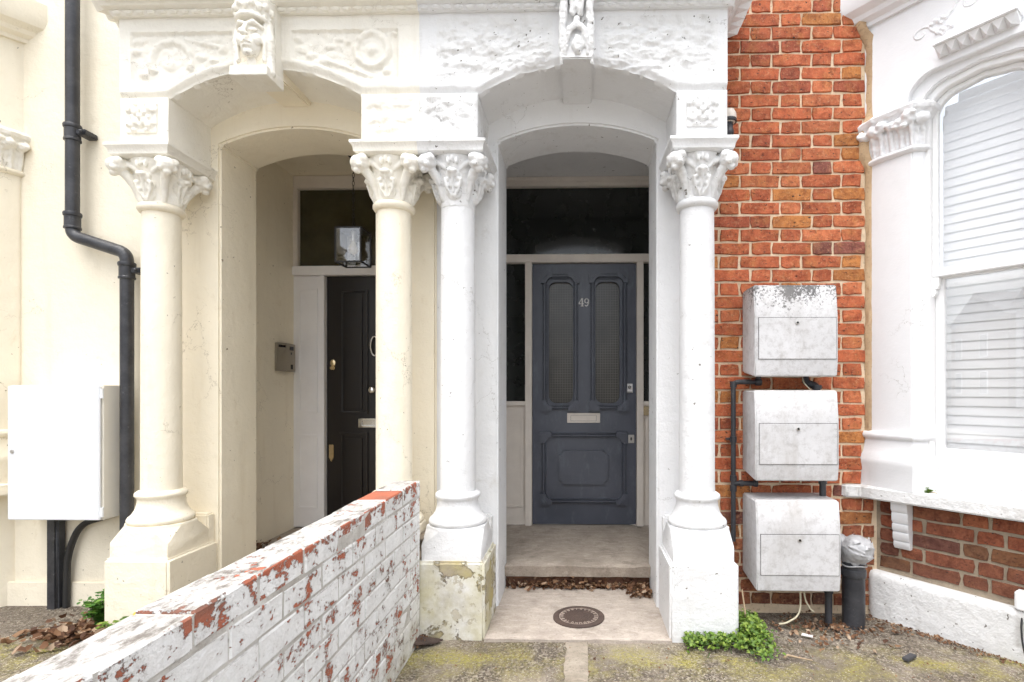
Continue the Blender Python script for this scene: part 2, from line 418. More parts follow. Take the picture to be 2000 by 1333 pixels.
# ------------------------------------------------------------------ mesh building
class MB:
    def __init__(s): s.v = []; s.f = []
    def add(s, vs, fs):
        o = len(s.v); s.v += [tuple(p) for p in vs]; s.f += [tuple(i + o for i in q) for q in fs]; return s
    def box(s, x0, x1, y0, y1, z0, z1):
        return s.add([(x0, y0, z0), (x1, y0, z0), (x1, y1, z0), (x0, y1, z0), (x0, y0, z1), (x1, y0, z1), (x1, y1, z1), (x0, y1, z1)],
                     [(0, 3, 2, 1), (4, 5, 6, 7), (0, 1, 5, 4), (1, 2, 6, 5), (2, 3, 7, 6), (3, 0, 4, 7)])
    def prism(s, poly, fn, a, b):
        """poly of 2-D points, fn(u, v, depth) to a 3-D point, extruded from depth a to b"""
        n = len(poly)
        return s.add([fn(u, v, a) for u, v in poly] + [fn(u, v, b) for u, v in poly],
                     [tuple(range(n)), tuple(range(2 * n - 1, n - 1, -1))] + [(i, (i + 1) % n, n + (i + 1) % n, n + i) for i in range(n)])
    def ring(s, outer, inner, fn, a, b):
        """closed frame between two outlines with the same number of points"""
        n = len(outer)
        vs = [fn(u, v, a) for u, v in outer] + [fn(u, v, a) for u, v in inner] + [fn(u, v, b) for u, v in outer] + [fn(u, v, b) for u, v in inner]
        fs = []
        for i in range(n):
            j = (i + 1) % n
            fs += [(i, j, n + j, n + i), (2 * n + i, 3 * n + i, 3 * n + j, 2 * n + j), (i, 2 * n + i, 2 * n + j, j), (n + i, n + j, 3 * n + j, 3 * n + i)]
        return s.add(vs, fs)
    def lathe(s, prof, c, seg=40, a0=0, a1=2 * PI):
        """profile of (r, z)"""
        vs = []; fs = []
        for r, z in prof:
            for i in range(seg):
                a = 2 * PI * i / seg
                vs.append((c[0] + r * math.cos(a), c[1] + r * math.sin(a), c[2] + z))
        m = len(prof)
        for j in range(m - 1):
            for i in range(seg):
                k = (i + 1) % seg
                fs.append((j * seg + i, j * seg + k, (j + 1) * seg + k, (j + 1) * seg + i))
        fs.append(tuple(range(seg - 1, -1, -1))); fs.append(tuple((m - 1) * seg + i for i in range(seg)))
        return s.add(vs, fs)
    def tube(s, path, r, seg=10, cap=True):
        path = [Vector(p) for p in path]
        rs = r if isinstance(r, (list, tuple)) else [r] * len(path)
        up = Vector((0, 0, 1)); vs = []; fs = []
        prev = None
        for i, p in enumerate(path):
            d = (path[min(i + 1, len(path) - 1)] - path[max(i - 1, 0)]).normalized()
            if prev is None:
                a = d.cross(up)
                if a.length < .05: a = d.cross(Vector((1, 0, 0)))
                a.normalize()
            else:
                a = (prev - d * prev.dot(d)).normalized()
            prev = a; b = d.cross(a)
            for q in range(seg):
                t = 2 * PI * q / seg
                vs.append(p + (a * math.cos(t) + b * math.sin(t)) * rs[i])
        for i in range(len(path) - 1):
            for q in range(seg):
                k = (q + 1) % seg
                fs.append((i * seg + q, i * seg + k, (i + 1) * seg + k, (i + 1) * seg + q))
        if cap:
            fs.append(tuple(range(seg - 1, -1, -1))); fs.append(tuple((len(path) - 1) * seg + q for q in range(seg)))
        return s.add(vs, fs)
    def ell(s, c, r, rot=None, seg=14, rings=8):
        if isinstance(r, (int, float)): r = (r, r, r)
        m = rot.to_matrix() if rot else Matrix.Identity(3)
        c = Vector(c); vs = [c + m @ Vector((0, 0, r[2]))]
        for j in range(1, rings):
            ph = PI * j / rings
            for i in range(seg):
                t = 2 * PI * i / seg
                vs.append(c + m @ Vector((r[0] * math.sin(ph) * math.cos(t), r[1] * math.sin(ph) * math.sin(t), r[2] * math.cos(ph))))
        vs.append(c + m @ Vector((0, 0, -r[2])))
        fs = [(0, 1 + i, 1 + (i + 1) % seg) for i in range(seg)]
        for j in range(rings - 2):
            for i in range(seg):
                k = (i + 1) % seg
                fs.append((1 + j * seg + i, 1 + (j + 1) * seg + i, 1 + (j + 1) * seg + k, 1 + j * seg + k))
        L = len(vs) - 1; o = 1 + (rings - 2) * seg
        fs += [(L, o + (i + 1) % seg, o + i) for i in range(seg)]
        return s.add(vs, fs)
    def chain(s, pts, rads, n=None):
        """overlapping balls along a path"""
        for i in range(len(pts) - 1):
            a, b = Vector(pts[i]), Vector(pts[i + 1])
            k = max(2, int((b - a).length / (min(rads[i], rads[i + 1]) * .6)))
            for j in range(k):
                t = j / k
                s.ell(a.lerp(b, t), lerp(rads[i], rads[i + 1], t), seg=9, rings=6)
        s.ell(pts[-1], rads[-1], seg=9, rings=6)
        return s
    def sweep(s, prof, path, closed_prof=True):
        """profile of (out, z) swept along an XY polyline with mitred corners; out is to the right of travel"""
        n = len(path); vs = []; fs = []; m = len(prof)
        P2 = [Vector(p) for p in path]
        for i in range(n):
            d0 = (P2[i] - P2[i - 1]).normalized() if i else (P2[1] - P2[0]).normalized()
            d1 = (P2[i + 1] - P2[i]).normalized() if i < n - 1 else d0
            n0 = Vector((d0.y, -d0.x)); n1 = Vector((d1.y, -d1.x))
            mt = (n0 + n1).normalized(); k = 1 / max(.3, mt.dot(n0))
            for o, z in prof:
                q = P2[i] + mt * (o * k); vs.append((q.x, q.y, z))
        for i in range(n - 1):
            for j in range(m):
                k = (j + 1) % m
                fs.append((i * m + j, i * m + k, (i + 1) * m + k, (i + 1) * m + j))
        fs.append(tuple(range(m))); fs.append(tuple((n - 1) * m + j for j in range(m - 1, -1, -1)))
        return s.add(vs, fs)
    def xf(s, fn):
        s.v = [tuple(fn(*p)) for p in s.v]; return s
    def build(s, name, mat, parent=None, bevel=0, seg=2, smooth=0, loc=None):
        me = bpy.data.meshes.new(name)
        me.from_pydata(s.v, [], s.f)
        bm = bmesh.new(); bm.from_mesh(me)
        bmesh.ops.remove_doubles(bm, verts=bm.verts, dist=1e-5)
        bmesh.ops.recalc_face_normals(bm, faces=bm.faces)
        if bevel:
            es = [e for e in bm.edges if e.is_manifold and e.calc_face_angle(0) > R(28)]
            bmesh.ops.bevel(bm, geom=es, offset=bevel, segments=seg, affect='EDGES', clamp_overlap=True)
        bm.to_mesh(me); bm.free()
        return link(name, me, mat, parent, smooth or (40 if bevel else 0), loc)

def link(name, me, mat, parent=None, smooth=0, loc=None):
    if mat is not None and not me.materials: me.materials.append(M[mat] if isinstance(mat, str) else mat)
    if smooth:
        me.polygons.foreach_set('use_smooth', [True] * len(me.polygons))
        if smooth < 180: me.set_sharp_from_angle(angle=R(smooth))
    o = bpy.data.objects.new(name, me); C.objects.link(o)
    if loc: o.location = loc
    adopt(o, parent)
    return o

def adopt(o, parent):
    if parent is not None:
        o.parent = parent
        if parent.type == 'EMPTY': o.matrix_parent_inverse = parent.matrix_basis.inverted()

def fuse(name, mb, mat, parent, voxel=.005, smooth=3, disp=0, dscale=.05, tf=None):
    """melt overlapping shapes into one thickly painted carved surface"""
    me = bpy.data.meshes.new(name + '_raw')
    me.from_pydata(mb.v, [], mb.f)
    bm = bmesh.new(); bm.from_mesh(me)
    bmesh.ops.recalc_face_normals(bm, faces=bm.faces); bm.to_mesh(me); bm.free()
    t = bpy.data.objects.new('tmp', me); C.objects.link(t)
    m = t.modifiers.new('r', 'REMESH'); m.mode = 'VOXEL'; m.voxel_size = voxel
    if disp:
        tx = bpy.data.textures.new('d', 'CLOUDS'); tx.noise_scale = dscale; tx.noise_depth = 3
        d = t.modifiers.new('d', 'DISPLACE'); d.texture = tx; d.strength = disp; d.texture_coords = 'LOCAL'; d.mid_level = .5
    if smooth:
        q = t.modifiers.new('s', 'SMOOTH'); q.factor = .5; q.iterations = smooth
    dg = bpy.context.evaluated_depsgraph_get(); dg.update()
    out = bpy.data.meshes.new_from_object(t.evaluated_get(dg))
    bpy.data.objects.remove(t); bpy.data.meshes.remove(me)
    out.name = name; out.materials.clear()
    if tf: out.transform(tf)
    return link(name, out, mat, parent, 180)

def thing(name, label, cat, loc=(0, 0, 0), group=None):
    o = bpy.data.objects.new(name, None); C.objects.link(o)
    o.location = loc; o.empty_display_size = .1
    tag(o, label, cat, group); return o
def tag(o, label=None, cat=None, group=None, kind=None):
    if label: o['label'] = label
    if cat: o['category'] = cat
    if group: o['group'] = group
    if kind: o['kind'] = kind
    return o
def XZ(u, v, d): return (u, d, v)          # front-facing outline: u = x, v = z, depth = y

def fb(x, y, z, s, o=4):
    return noise.fractal(Vector((x * s, y * s, z * s)), 1.0, 2.0, o)      # about -1..1
def ss(a, b, x):
    t = max(0, min(1, (x - a) / (b - a))); return t * t * (3 - 2 * t)

# ================================================================== SETTING: ground
gx = [-60, -30, -12, -6] + [-4.2 + .06 * i for i in range(130)] + [6, 12, 30, 60]
gy = [-60, -30, -12, -5, -2, -1] + [-.5 + .06 * i for i in range(64)] + [4.6, 8]
vs = []
for y in gy:
    for x in gx:
        h = 0
        if -4 < x < 3.5 and -.4 < y < 3.3:
            h = .006 * fb(x, y, 0, 1.5, 3) - .004
        vs.append((x, y, h - .004))
nxg = len(gx)
fs = [(j * nxg + i, j * nxg + i + 1, (j + 1) * nxg + i + 1, (j + 1) * nxg + i) for j in range(len(gy) - 1) for i in range(nxg - 1)]
me = bpy.data.meshes.new('ground'); me.from_pydata(vs, [], fs)
tag(link('ground', me, 'ground', None, 180), kind='structure')

def slab(name, x0, x1, y0, y1, z0, z1, mat, amp=.004, step=.03, seed=0):
    """flat stone with uneven edges and a gently dished top"""
    nx, ny = max(2, int((x1 - x0) / step)), max(2, int((y1 - y0) / step))
    V = []; F = []
    for j in range(ny + 1):
        for i in range(nx + 1):
            x = lerp(x0, x1, i / nx); y = lerp(y0, y1, j / ny); z = z1 + amp * fb(x, y, seed, 5)
            if i in (0, nx) or j in (0, ny): z -= .006
            if i == 0: x += amp * fb(x, y, seed + 3, 9)
            if i == nx: x += amp * fb(x, y, seed + 5, 9)
            if j == 0: y += 1.6 * amp * fb(x, y, seed + 7, 9)
            V.append((x, y, z))
    for j in range(ny):
        for i in range(nx):
            a = j * (nx + 1) + i; F.append((a, a + 1, a + nx + 2, a + nx + 1))
    edge = [i for i in range(nx + 1)] + [j * (nx + 1) + nx for j in range(1, ny + 1)] + [ny * (nx + 1) + i for i in range(nx - 1, -1, -1)] + [j * (nx + 1) for j in range(ny - 1, 0, -1)]
    base = len(V)
    for e in edge: V.append((V[e][0], V[e][1], z0))
    for k in range(len(edge)):
        q = (k + 1) % len(edge); F.append((edge[k], base + k, base + q, edge[q]))
    F.append(tuple(base + k for k in range(len(edge))))
    m = MB(); m.add(V, F); return m

tag(MB().box(-40, 40, -3.6, -.75, -.06, .002).build('bounce_pavement', 'paving', None), kind='structure')  # unseen pavement, added pale to bounce light up into the porch soffits
tag(MB().box(-40, 40, -13.5, -3.61, -.2, -.001).build('road', 'road', None), kind='structure')
pv = slab('paving_slab', -.470, .445, 2.615, 3.34, -.05, .014, 'slab').build('paving_slab', 'slab', smooth=50)
tag(pv, kind='structure')
st = slab('mortar_strip', -.075, .035, 1.2, 2.612, -.03, .0045, 'slab', amp=.012, step=.02, seed=4).build('concrete_seam', 'seam', smooth=60)
tag(st, kind='structure')

# ================================================================== HOUSES
houseW = thing('terraced_house', 'white porch house with grey door 49 and red brick wall', 'house', (0, 3, 0))
houseC = thing('terraced_house', 'cream painted house with black door, left of the low wall', 'house', (-1.6, 3, 0))
PARTY = -.8075

def arch_pts(c, half, zs, zc, n=24):
    """points of a segmental arch from left springing to right springing"""
    rise = zc - zs; r = (half * half + rise * rise) / (2 * rise)
    a = math.asin(half / r)
    return [(c + r * math.sin(lerp(-a, a, i / n)), zc - r + r * math.cos(lerp(-a, a, i / n))) for i in range(n + 1)]
def arch_z(dx, half, zs, zc):
    rise = zc - zs; r = (half * half + rise * rise) / (2 * rise)
    return zc - r + math.sqrt(max(0, r * r - dx * dx))

def facade(house, c, x0, x1, mat):
    poly = [(x0, -.05), (c - .4425, -.05)] + arch_pts(c, .4425, 2.615, 2.706) + [(c + .4425, -.05), (x1, -.05), (x1, 3.8), (x0, 3.8)]
    MB().prism(poly, XZ, 3.0, 3.35).build('facade_wall', mat, house, bevel=.012, smooth=35)
facade(houseW, -.0175, PARTY, .722, 'white')
facade(houseC, -1.598, -3.247, PARTY - .001, 'cream')

def lobby(house, x0, x1, mat, yb):
    MB().box(x0 - .1, x0, 3.351, yb + .2, -.05, 2.9).build('lobby_wall', mat, house)
    MB().box(x1, x1 + .1, 3.351, yb + .2, -.05, 2.9).build('lobby_wall', mat, house)
    MB().box(x0 - .1, x1 + .1, 3.351, yb + .2, 2.901, 3.0).build('lobby_ceiling', mat, house)
lobby(houseW, -.625, .60, 'white', 4.25)
lobby(houseC, -2.24, -.97, 'cream', 4.17)

# doorsteps
def doorstep(house, x0, x1, y1, seed):
    stp = slab('doorstep', x0, x1, 3.255, y1, .088, .160, 'step', amp=.006, step=.035, seed=seed)
    # rounded nosing: pull the lower front in
    stp.v = [(x, y + (.018 if z < .1 and y < 3.3 else 0), z) for x, y, z in stp.v]
    o = stp.build('doorstep', 'step', house, smooth=60)
    MB().box(x0, x1, 3.32, y1 - .1, -.04, .0875).build('riser', 'riser', o)
doorstep(houseW, -.46, .425, 4.45, 2)
MB().box(-.62, .595, 3.36, 4.45, .02, .150).build('lobby_floor', 'step', houseW)
doorstep(houseC, -2.04, -1.156, 4.4, 5)
MB().box(-2.235, -.975, 3.36, 4.4, .02, .150).build('lobby_floor', 'step', houseC)

# ------------------------------------------------------------------ porch fronts
def frieze(house, c, s, mat, carved, rough):
    """heightfield front between cornice and arch, x local to the porch centre; s = side of the party wall"""
    xo, xp = -s * .7465, s * (.7905 if s > 0 else .79)
    xa, xb = min(xo, xp), max(xo, xp)
    NX, NZ = 250, 64
    Y0 = 2.68; ZT = 3.135
    def zb(x):
        if abs(x) < .4965: return arch_z(x, .4965, 2.712, 2.858)
        return 2.712
    if rough: panels = [(-.705, -.12, 2.80, 3.085), (.12, .70, 2.80, 3.085)]
    else: panels = [(-.689, -.160, 2.785, 3.042), (.135, .684, 2.785, 3.042)]
    def inpanel(x, z):
        for k, (a, b, p, q) in enumerate(panels):
            if a < x < b and max(p, zb(x) + .045) < z < q: return k
        return -1
    def ridge(d, w): return max(0, 1 - (d / w) ** 2)
    def hgt(x, z):
        e = z - zb(x)
        h = .0025 * fb(x, c, z, 6, 3)
        # knocked-off lower arris
        h -= .020 * (1 - ss(0, .035 + .015 * fb(x, 3, c, 9), e))
        if rough:
            for a, b, p, q in panels:
                k = ss(a - .02, a + .05, x) * (1 - ss(b - .05, b + .02, x)) * ss(p - .05, p + .05, z) * (1 - ss(q - .05, q + .02, z))
                if k > 0:
                    f = fb(x * .8, c, z * 1.3, 16, 6)
                    h += k * (.013 * f - .004 + .010 * max(0, fb(x * .7, 9, z * 1.5, 34, 3)))
        else:
            for i, (a, b, p, q) in enumerate(panels):
                pp = max(p, zb(x) + .045)
                k = ss(a, a + .012, x) * (1 - ss(b - .012, b, x)) * ss(pp, pp + .015, z) * (1 - ss(q - .010, q, z))
                if k > 0:
                    g = -.016 + .006 * fb(x, c, z, 22, 5)
                    r = 0
                    if i == 0:
                        cx, cz = -.487, 2.895
                        d = math.hypot(x - cx, z - cz); an = math.atan2(z - cz, x - cx)
                        if -.4 < an < 3.6 or an < -2.6: r = max(r, ridge(abs(d - .105), .022))
                        for lx, lz, lr in ((-.30, 2.99, .035), (-.26, 3.0, .03), (-.66, 3.0, .03), (-.67, 2.95, .028), (-.33, 2.92, .04), (-.27, 2.90, .025), (-.63, 2.83, .03), (-.49, 2.88, .05), (-.22, 2.95, .028)):
                            dd = math.hypot((x - lx), (z - lz) * 1.5); r = max(r, .85 * ridge(dd, lr))
                        r = max(r, .7 * ridge(abs((z - 2.99) + .25 * (x + .33)), .016) * (1 if -.42 < x < -.20 else 0))
                    else:
                        cx, cz = .545, 2.945
                        d = math.hypot(x - cx, z - cz)
                        r = max(r, ridge(abs(d - .083), .02))
                        for lx, lz, lr in ((.19, 2.95, .035), (.235, 2.92, .03), (.17, 3.0, .026), (.30, 2.89, .045), (.34, 2.92, .03), (.26, 2.88, .03), (.38, 3.0, .03), (.42, 2.985, .025), (.33, 2.96, .026), (.545, 2.945, .045), (.66, 3.02, .02), (.47, 2.84, .028), (.62, 2.835, .026)):
                            dd = math.hypot((x - lx), (z - lz) * 1.4); r = max(r, .85 * ridge(dd, lr))
                        r = max(r, .7 * ridge(abs((z - 2.86) + .35 * (x - .40)), .014) * (1 if .30 < x < .64 else 0))
                    r *= .75 + .35 * fb(x, 5, z, 30, 3)
                    g += .022 * max(0, r)
                    h = lerp(h, g, k)
        return h
    V = []; 
    for j in range(NZ + 1):
        v = (j / NZ) ** 1.05
        for i in range(NX + 1):
            x = lerp(xa, xb, i / NX); z0 = zb(x) + .006 * fb(x, 7, c, 14, 3) * (1 if abs(x) < .5 else 0)
            z = lerp(z0, ZT, v)
            V.append((c + x, Y0 - hgt(x, z), z))
    W = NX + 1
    fr, pn = [], [[], []]
    for j in range(NZ):
        for i in range(NX):
            q = (j * W + i, j * W + i + 1, (j + 1) * W + i + 1, (j + 1) * W + i)
            x = sum(V[a][0] for a in q) / 4 - c; z = sum(V[a][2] for a in q) / 4
            k = inpanel(x, z)
            (pn[k] if k >= 0 else fr).append(q)
    # soffit and the two returns run back to the facade
    back = len(V); V2 = list(V)
    for yy in (2.735, 3.001):
        for i in range(W): V2.append((V[i][0], yy, V[i][2] if abs(V[i][0] - c) > .5 else zb(V[i][0] - c) - .004))
    for i in range(NX):
        fr.append((i, back + i, back + i + 1, i + 1)); fr.append((back + i, back + W + i, back + W + i + 1, back + i + 1))
    for i in (0, NX):
        b2 = len(V2)
        for j in range(NZ + 1): V2.append((V[j * W + i][0], 3.001, V[j * W + i][2]))
        for j in range(NZ):
            fr.append((j * W + i, (j + 1) * W + i, b2 + j + 1, b2 + j))
    def sub(name, faces, parent):
        used = sorted({a for f in faces for a in f}); mp = {a: k for k, a in enumerate(used)}
        m = MB(); m.add([V2[a] for a in used], [tuple(mp[a] for a in f) for f in faces])
        return m.build(name, carved if name == 'carved_panel' else mat, parent, smooth=70)
    fo = sub('porch_frieze', fr, house)
    for k in range(2): sub('carved_panel', pn[k], fo)
    return fo

friW = frieze(houseW, -.0175, -1, 'white', 'white_old', True)
friC = frieze(houseC, -1.598, 1, 'cream_carved', 'cream_carved', False)

# springer blocks between abacus and frieze
def springer(house, x0, x1, mat, rough):
    NX, NZ = max(30, int((x1 - x0) / .006)), 42
    V = []; F = []
    for j in range(NZ + 1):
        for i in range(NX + 1):
            x = lerp(x0, x1, i / NX); z = lerp(2.462, 2.711, j / NZ)
            e = min(x - x0, x1 - x, z - 2.462, 2.711 - z)
            h = .010 * (ss(0, .016, e) - 1) + (.006 if rough else 0)
            if rough: h += ss(.01, .05, e) * (.010 * fb(x * .8, 1, z * 1.4, 17, 5))
            else: h += .002 * fb(x, 1, z, 7, 3)
            V.append((x, 2.676 - h, z))
    W = NX + 1
    F = [(j * W + i, j * W + i + 1, (j + 1) * W + i + 1, (j + 1) * W + i) for j in range(NZ) for i in range(NX)]
    edge = list(range(W)) + [j * W + NX for j in range(1, NZ + 1)] + [NZ * W + i for i in range(NX - 1, -1, -1)] + [j * W for j in range(NZ - 1, 0, -1)]
    b = len(V)
    for e in edge: V.append((V[e][0], 3.001, V[e][2]))
    n = len(edge)
    F += [(edge[k], b + k, b + (k + 1) % n, edge[(k + 1) % n]) for k in range(n)]
    m = MB(); m.add(V, F); return m.build('springer_block', mat, house, smooth=60)
springer(houseW, PARTY, -.514, 'white_old', True)
sbW = springer(houseW, .479, .729, 'white', False)
springer(houseC, -1.1015, PARTY - .001, 'cream_carved', True)
sbC = springer(houseC, -2.3445, -2.0945, 'cream_carved', False)

def rosette(parent, x, z, mat, seed, eroded=1.0):
    rnd = random.Random(seed)
    m = MB().box(x - .078, x + .078, 2.668, 2.69, z - .078, z + .078)
    m.ell((x, 2.662, z), (.016, .016, .016))
    for k in range(4):
        a = PI / 4 + k * PI / 2
        for rr, sz in ((.034, .021), (.058, .017)):
            m.ell((x + rr * math.cos(a), 2.663, z + rr * math.sin(a)), (sz, .016 * eroded, sz))
        b = k * PI / 2
        m.ell((x + .04 * math.cos(b), 2.665, z + .04 * math.sin(b)), (.013, .013 * eroded, .013))
        for t in (-.034, .034):
            cx = x + .064 * math.cos(b) - t * math.sin(b); cz = z + .064 * math.sin(b) + t * math.cos(b)
            m.ell((cx, 2.667, cz), (.015, .013 * eroded, .012))
    fuse('rosette', m, mat, parent, .0035, 2, .006, .02)
rosette(sbC, -2.222, 2.603, 'cream_carved', 1)
rosette(sbW, .604, 2.603, 'white_old', 2, .7)

# cornice with a row of dogtooth pyramids
def cornice(house, path, mat, teeth):
    prof = [(0, 3.135), (0, 3.112), (.020, 3.112), (.026, 3.120), (.030, 3.134), (.055, 3.142), (.060, 3.150), (.16, 3.235), (.17, 3.27), (.17, 3.34), (0, 3.34)]
    o = MB().sweep(prof, path).build('cornice', mat, house, smooth=30)
    # pyramids sit on the sloping bed
    me = bpy.data.meshes.new('dogtooth')
    w2 = .026
    me.from_pydata([(-w2, 0, 0), (w2, 0, 0), (w2, -.085, .072), (-w2, -.085, .072), (0, -.062, .008)], [], [(0, 1, 4), (1, 2, 4), (2, 3, 4), (3, 0, 4)])
    me.materials.append(M[mat])
    bd = bpy.data.meshes.new('bead')
    b = MB().ell((0, 0, 0), (.024, .010, .011), seg=8, rings=5)
    bd.from_pydata(b.v, [], b.f); bd.materials.append(M[mat])
    for (p, q) in teeth:
        p, q = Vector(p), Vector(q); L = (q - p).length; n = max(1, int(L / .054)); d = (q - p) / L
        nrm = Vector((d.y, -d.x)); rz = math.atan2(d.y, d.x)
        for i in range(n):
            c = p + d * (L * (i + .5) / n)
            t = bpy.data.objects.new('dogtooth', me); C.objects.link(t); t.parent = o
            cc = c + nrm * .064; t.location = (cc.x, cc.y, 3.1515); t.rotation_euler = (0, 0, rz)
            u = bpy.data.objects.new('bead', bd); C.objects.link(u); u.parent = o
            cc = c + nrm * .030; u.location = (cc.x, cc.y, 3.124); u.rotation_euler = (0, 0, rz)
    return o
cornice(houseC, [(-2.3445, 3.0), (-2.3445, 2.68), (PARTY - .001, 2.68)], 'cream_carved', [((-2.3445, 2.98), (-2.3445, 2.66)), ((-2.36, 2.68), (-1.67, 2.68)), ((-1.52, 2.68), (PARTY, 2.68))])
cornice(houseW, [(PARTY, 2.68), (.729, 2.68), (.729, 3.0)], 'white', [((PARTY, 2.68), (-.11, 2.68)), ((.075, 2.68), (.745, 2.68)), ((.729, 2.66), (.729, 2.98))])

# keystones
def keystone_head(house, c):
    m = MB()
    ox, oy, oz = c, 2.600, 2.945
    def E(x, y, z, r, rot=None, **k): m.ell((ox + x, oy + y, oz + z), r, rot, **k)
    E(0, .02, .0, (.072, .085, .100), seg=20, rings=14)
    E(0, -.012, -.055, (.052, .062, .058), seg=18, rings=12)
    E(0, -.052, -.098, (.023, .022, .020))
    m.chain([(ox, oy - .066, oz + .028), (ox, oy - .088, oz - .008), (ox, oy - .094, oz - .026)], [.009, .011, .0145])
    for s in (-1, 1):
        m.chain([(ox + s * .008, oy - .066, oz + .034), (ox + s * .034, oy - .066, oz + .040), (ox + s * .060, oy - .040, oz + .028)], [.009, .011, .009])
        E(s * .031, -.054, .010, (.016, .013, .0095))
        m.chain([(ox + s * .014, oy - .064, oz + .006), (ox + s * .031, oy - .067, oz + .001), (ox + s * .047, oy - .056, oz + .006)], [.004, .005, .004])
        E(s * .036, -.046, -.034, (.026, .022, .030))
        E(s * .011, -.083, -.026, (.009, .009, .008))
        # veil hanging at both sides
        m.chain([(ox + s * .070, oy + .0, oz + .06), (ox + s * .079, oy - .004, oz - .02), (ox + s * .076, oy + .004, oz - .10), (ox + s * .080, oy - .002, oz - .17)], [.022, .024, .024, .026])
        m.chain([(ox + s * .064, oy - .022, oz + .05), (ox + s * .068, oy - .028, oz - .04), (ox + s * .064, oy - .024, oz - .12)], [.009, .010, .012])
    m.chain([(ox - .022, oy - .070, oz - .057), (ox, oy - .080, oz - .053), (ox + .022, oy - .070, oz - .057)], [.004, .0065, .004])
    m.chain([(ox - .017, oy - .068, oz - .072), (ox, oy - .076, oz - .073), (ox + .017, oy - .068, oz - .072)], [.004, .0075, .004])
    E(0, .02, -.13, (.045, .055, .07))
    # headband and crown
    ring = [(ox + .078 * math.cos(a), oy + .012 + .086 * math.sin(a), oz + .066 + .012 * math.sin(a) * -1) for a in [PI + PI * i / 14 for i in range(15)]]
    m.chain(ring, [.011] * 15)
    m.lathe([(.074, .07), (.082, .10), (.092, .15), (.090, .18)], (ox, oy + .012, oz), seg=28)
    for i in range(9):
        a = PI + PI * (i + .5) / 9
        E(.088 * math.cos(a), .012 + .090 * math.sin(a), .118 + (i % 2) * .012, (.015, .013, .018))
        E(.080 * math.cos(a), .012 + .082 * math.sin(a), .088, (.008, .008, .008))
    # collar block under the bust
    m.box(ox - .092, ox + .092, oy - .052, 2.70, oz - .205, oz - .158)
    m.box(ox - .088, ox + .088, oy + .03, 2.70, oz - .2, oz + .2)
    return fuse('keystone_head', m, 'cream_carved', house, .0032, 1, .0035, .03)
kh = keystone_head(friC, -1.598)
MB().prism([(2.575, 2.785), (3.0005, 2.822), (3.0005, 2.93), (2.575, 2.93)], lambda u, v, d: (d, u, v), -1.678, -1.518).build('keystone_rib', 'cream', friC, bevel=.008)

def keystone_worn(parent, c):
    m = MB()
    m.box(c - .075, c + .075, 2.60, 2.70, 2.83, 3.34)
    for s in (-1, 1):
        m.chain([(c + s * .060, 2.59, 3.33), (c + s * .062, 2.585, 3.05), (c + s * .070, 2.59, 2.90), (c + s * .074, 2.60, 2.80)], [.022, .022, .018, .008])
        m.chain([(c + s * .020, 2.575, 3.33), (c + s * .022, 2.57, 3.15), (c + s * .018, 2.575, 3.03)], [.017, .019, .015])
        m.chain([(c, 2.57, 2.975), (c + s * .036, 2.572, 2.945), (c + s * .050, 2.58, 2.88), (c + s * .052, 2.59, 2.84)], [.016, .016, .013, .010])
    m.ell((c, 2.577, 2.99), (.020, .02, .022))
    m.ell((c + .004, 2.585, 2.885), (.030, .022, .052))
    m.ell((c, 2.575, 3.06), (.014, .016, .03))
    fuse('keystone', m, 'white_old', parent, .004, 2, .016, .025)
keystone_worn(friW, -.0175)
MB().box(-.0955, .0605, 2.585, 3.0005, 2.818, 2.95).build('keystone_rib', 'white', friW, bevel=.006)

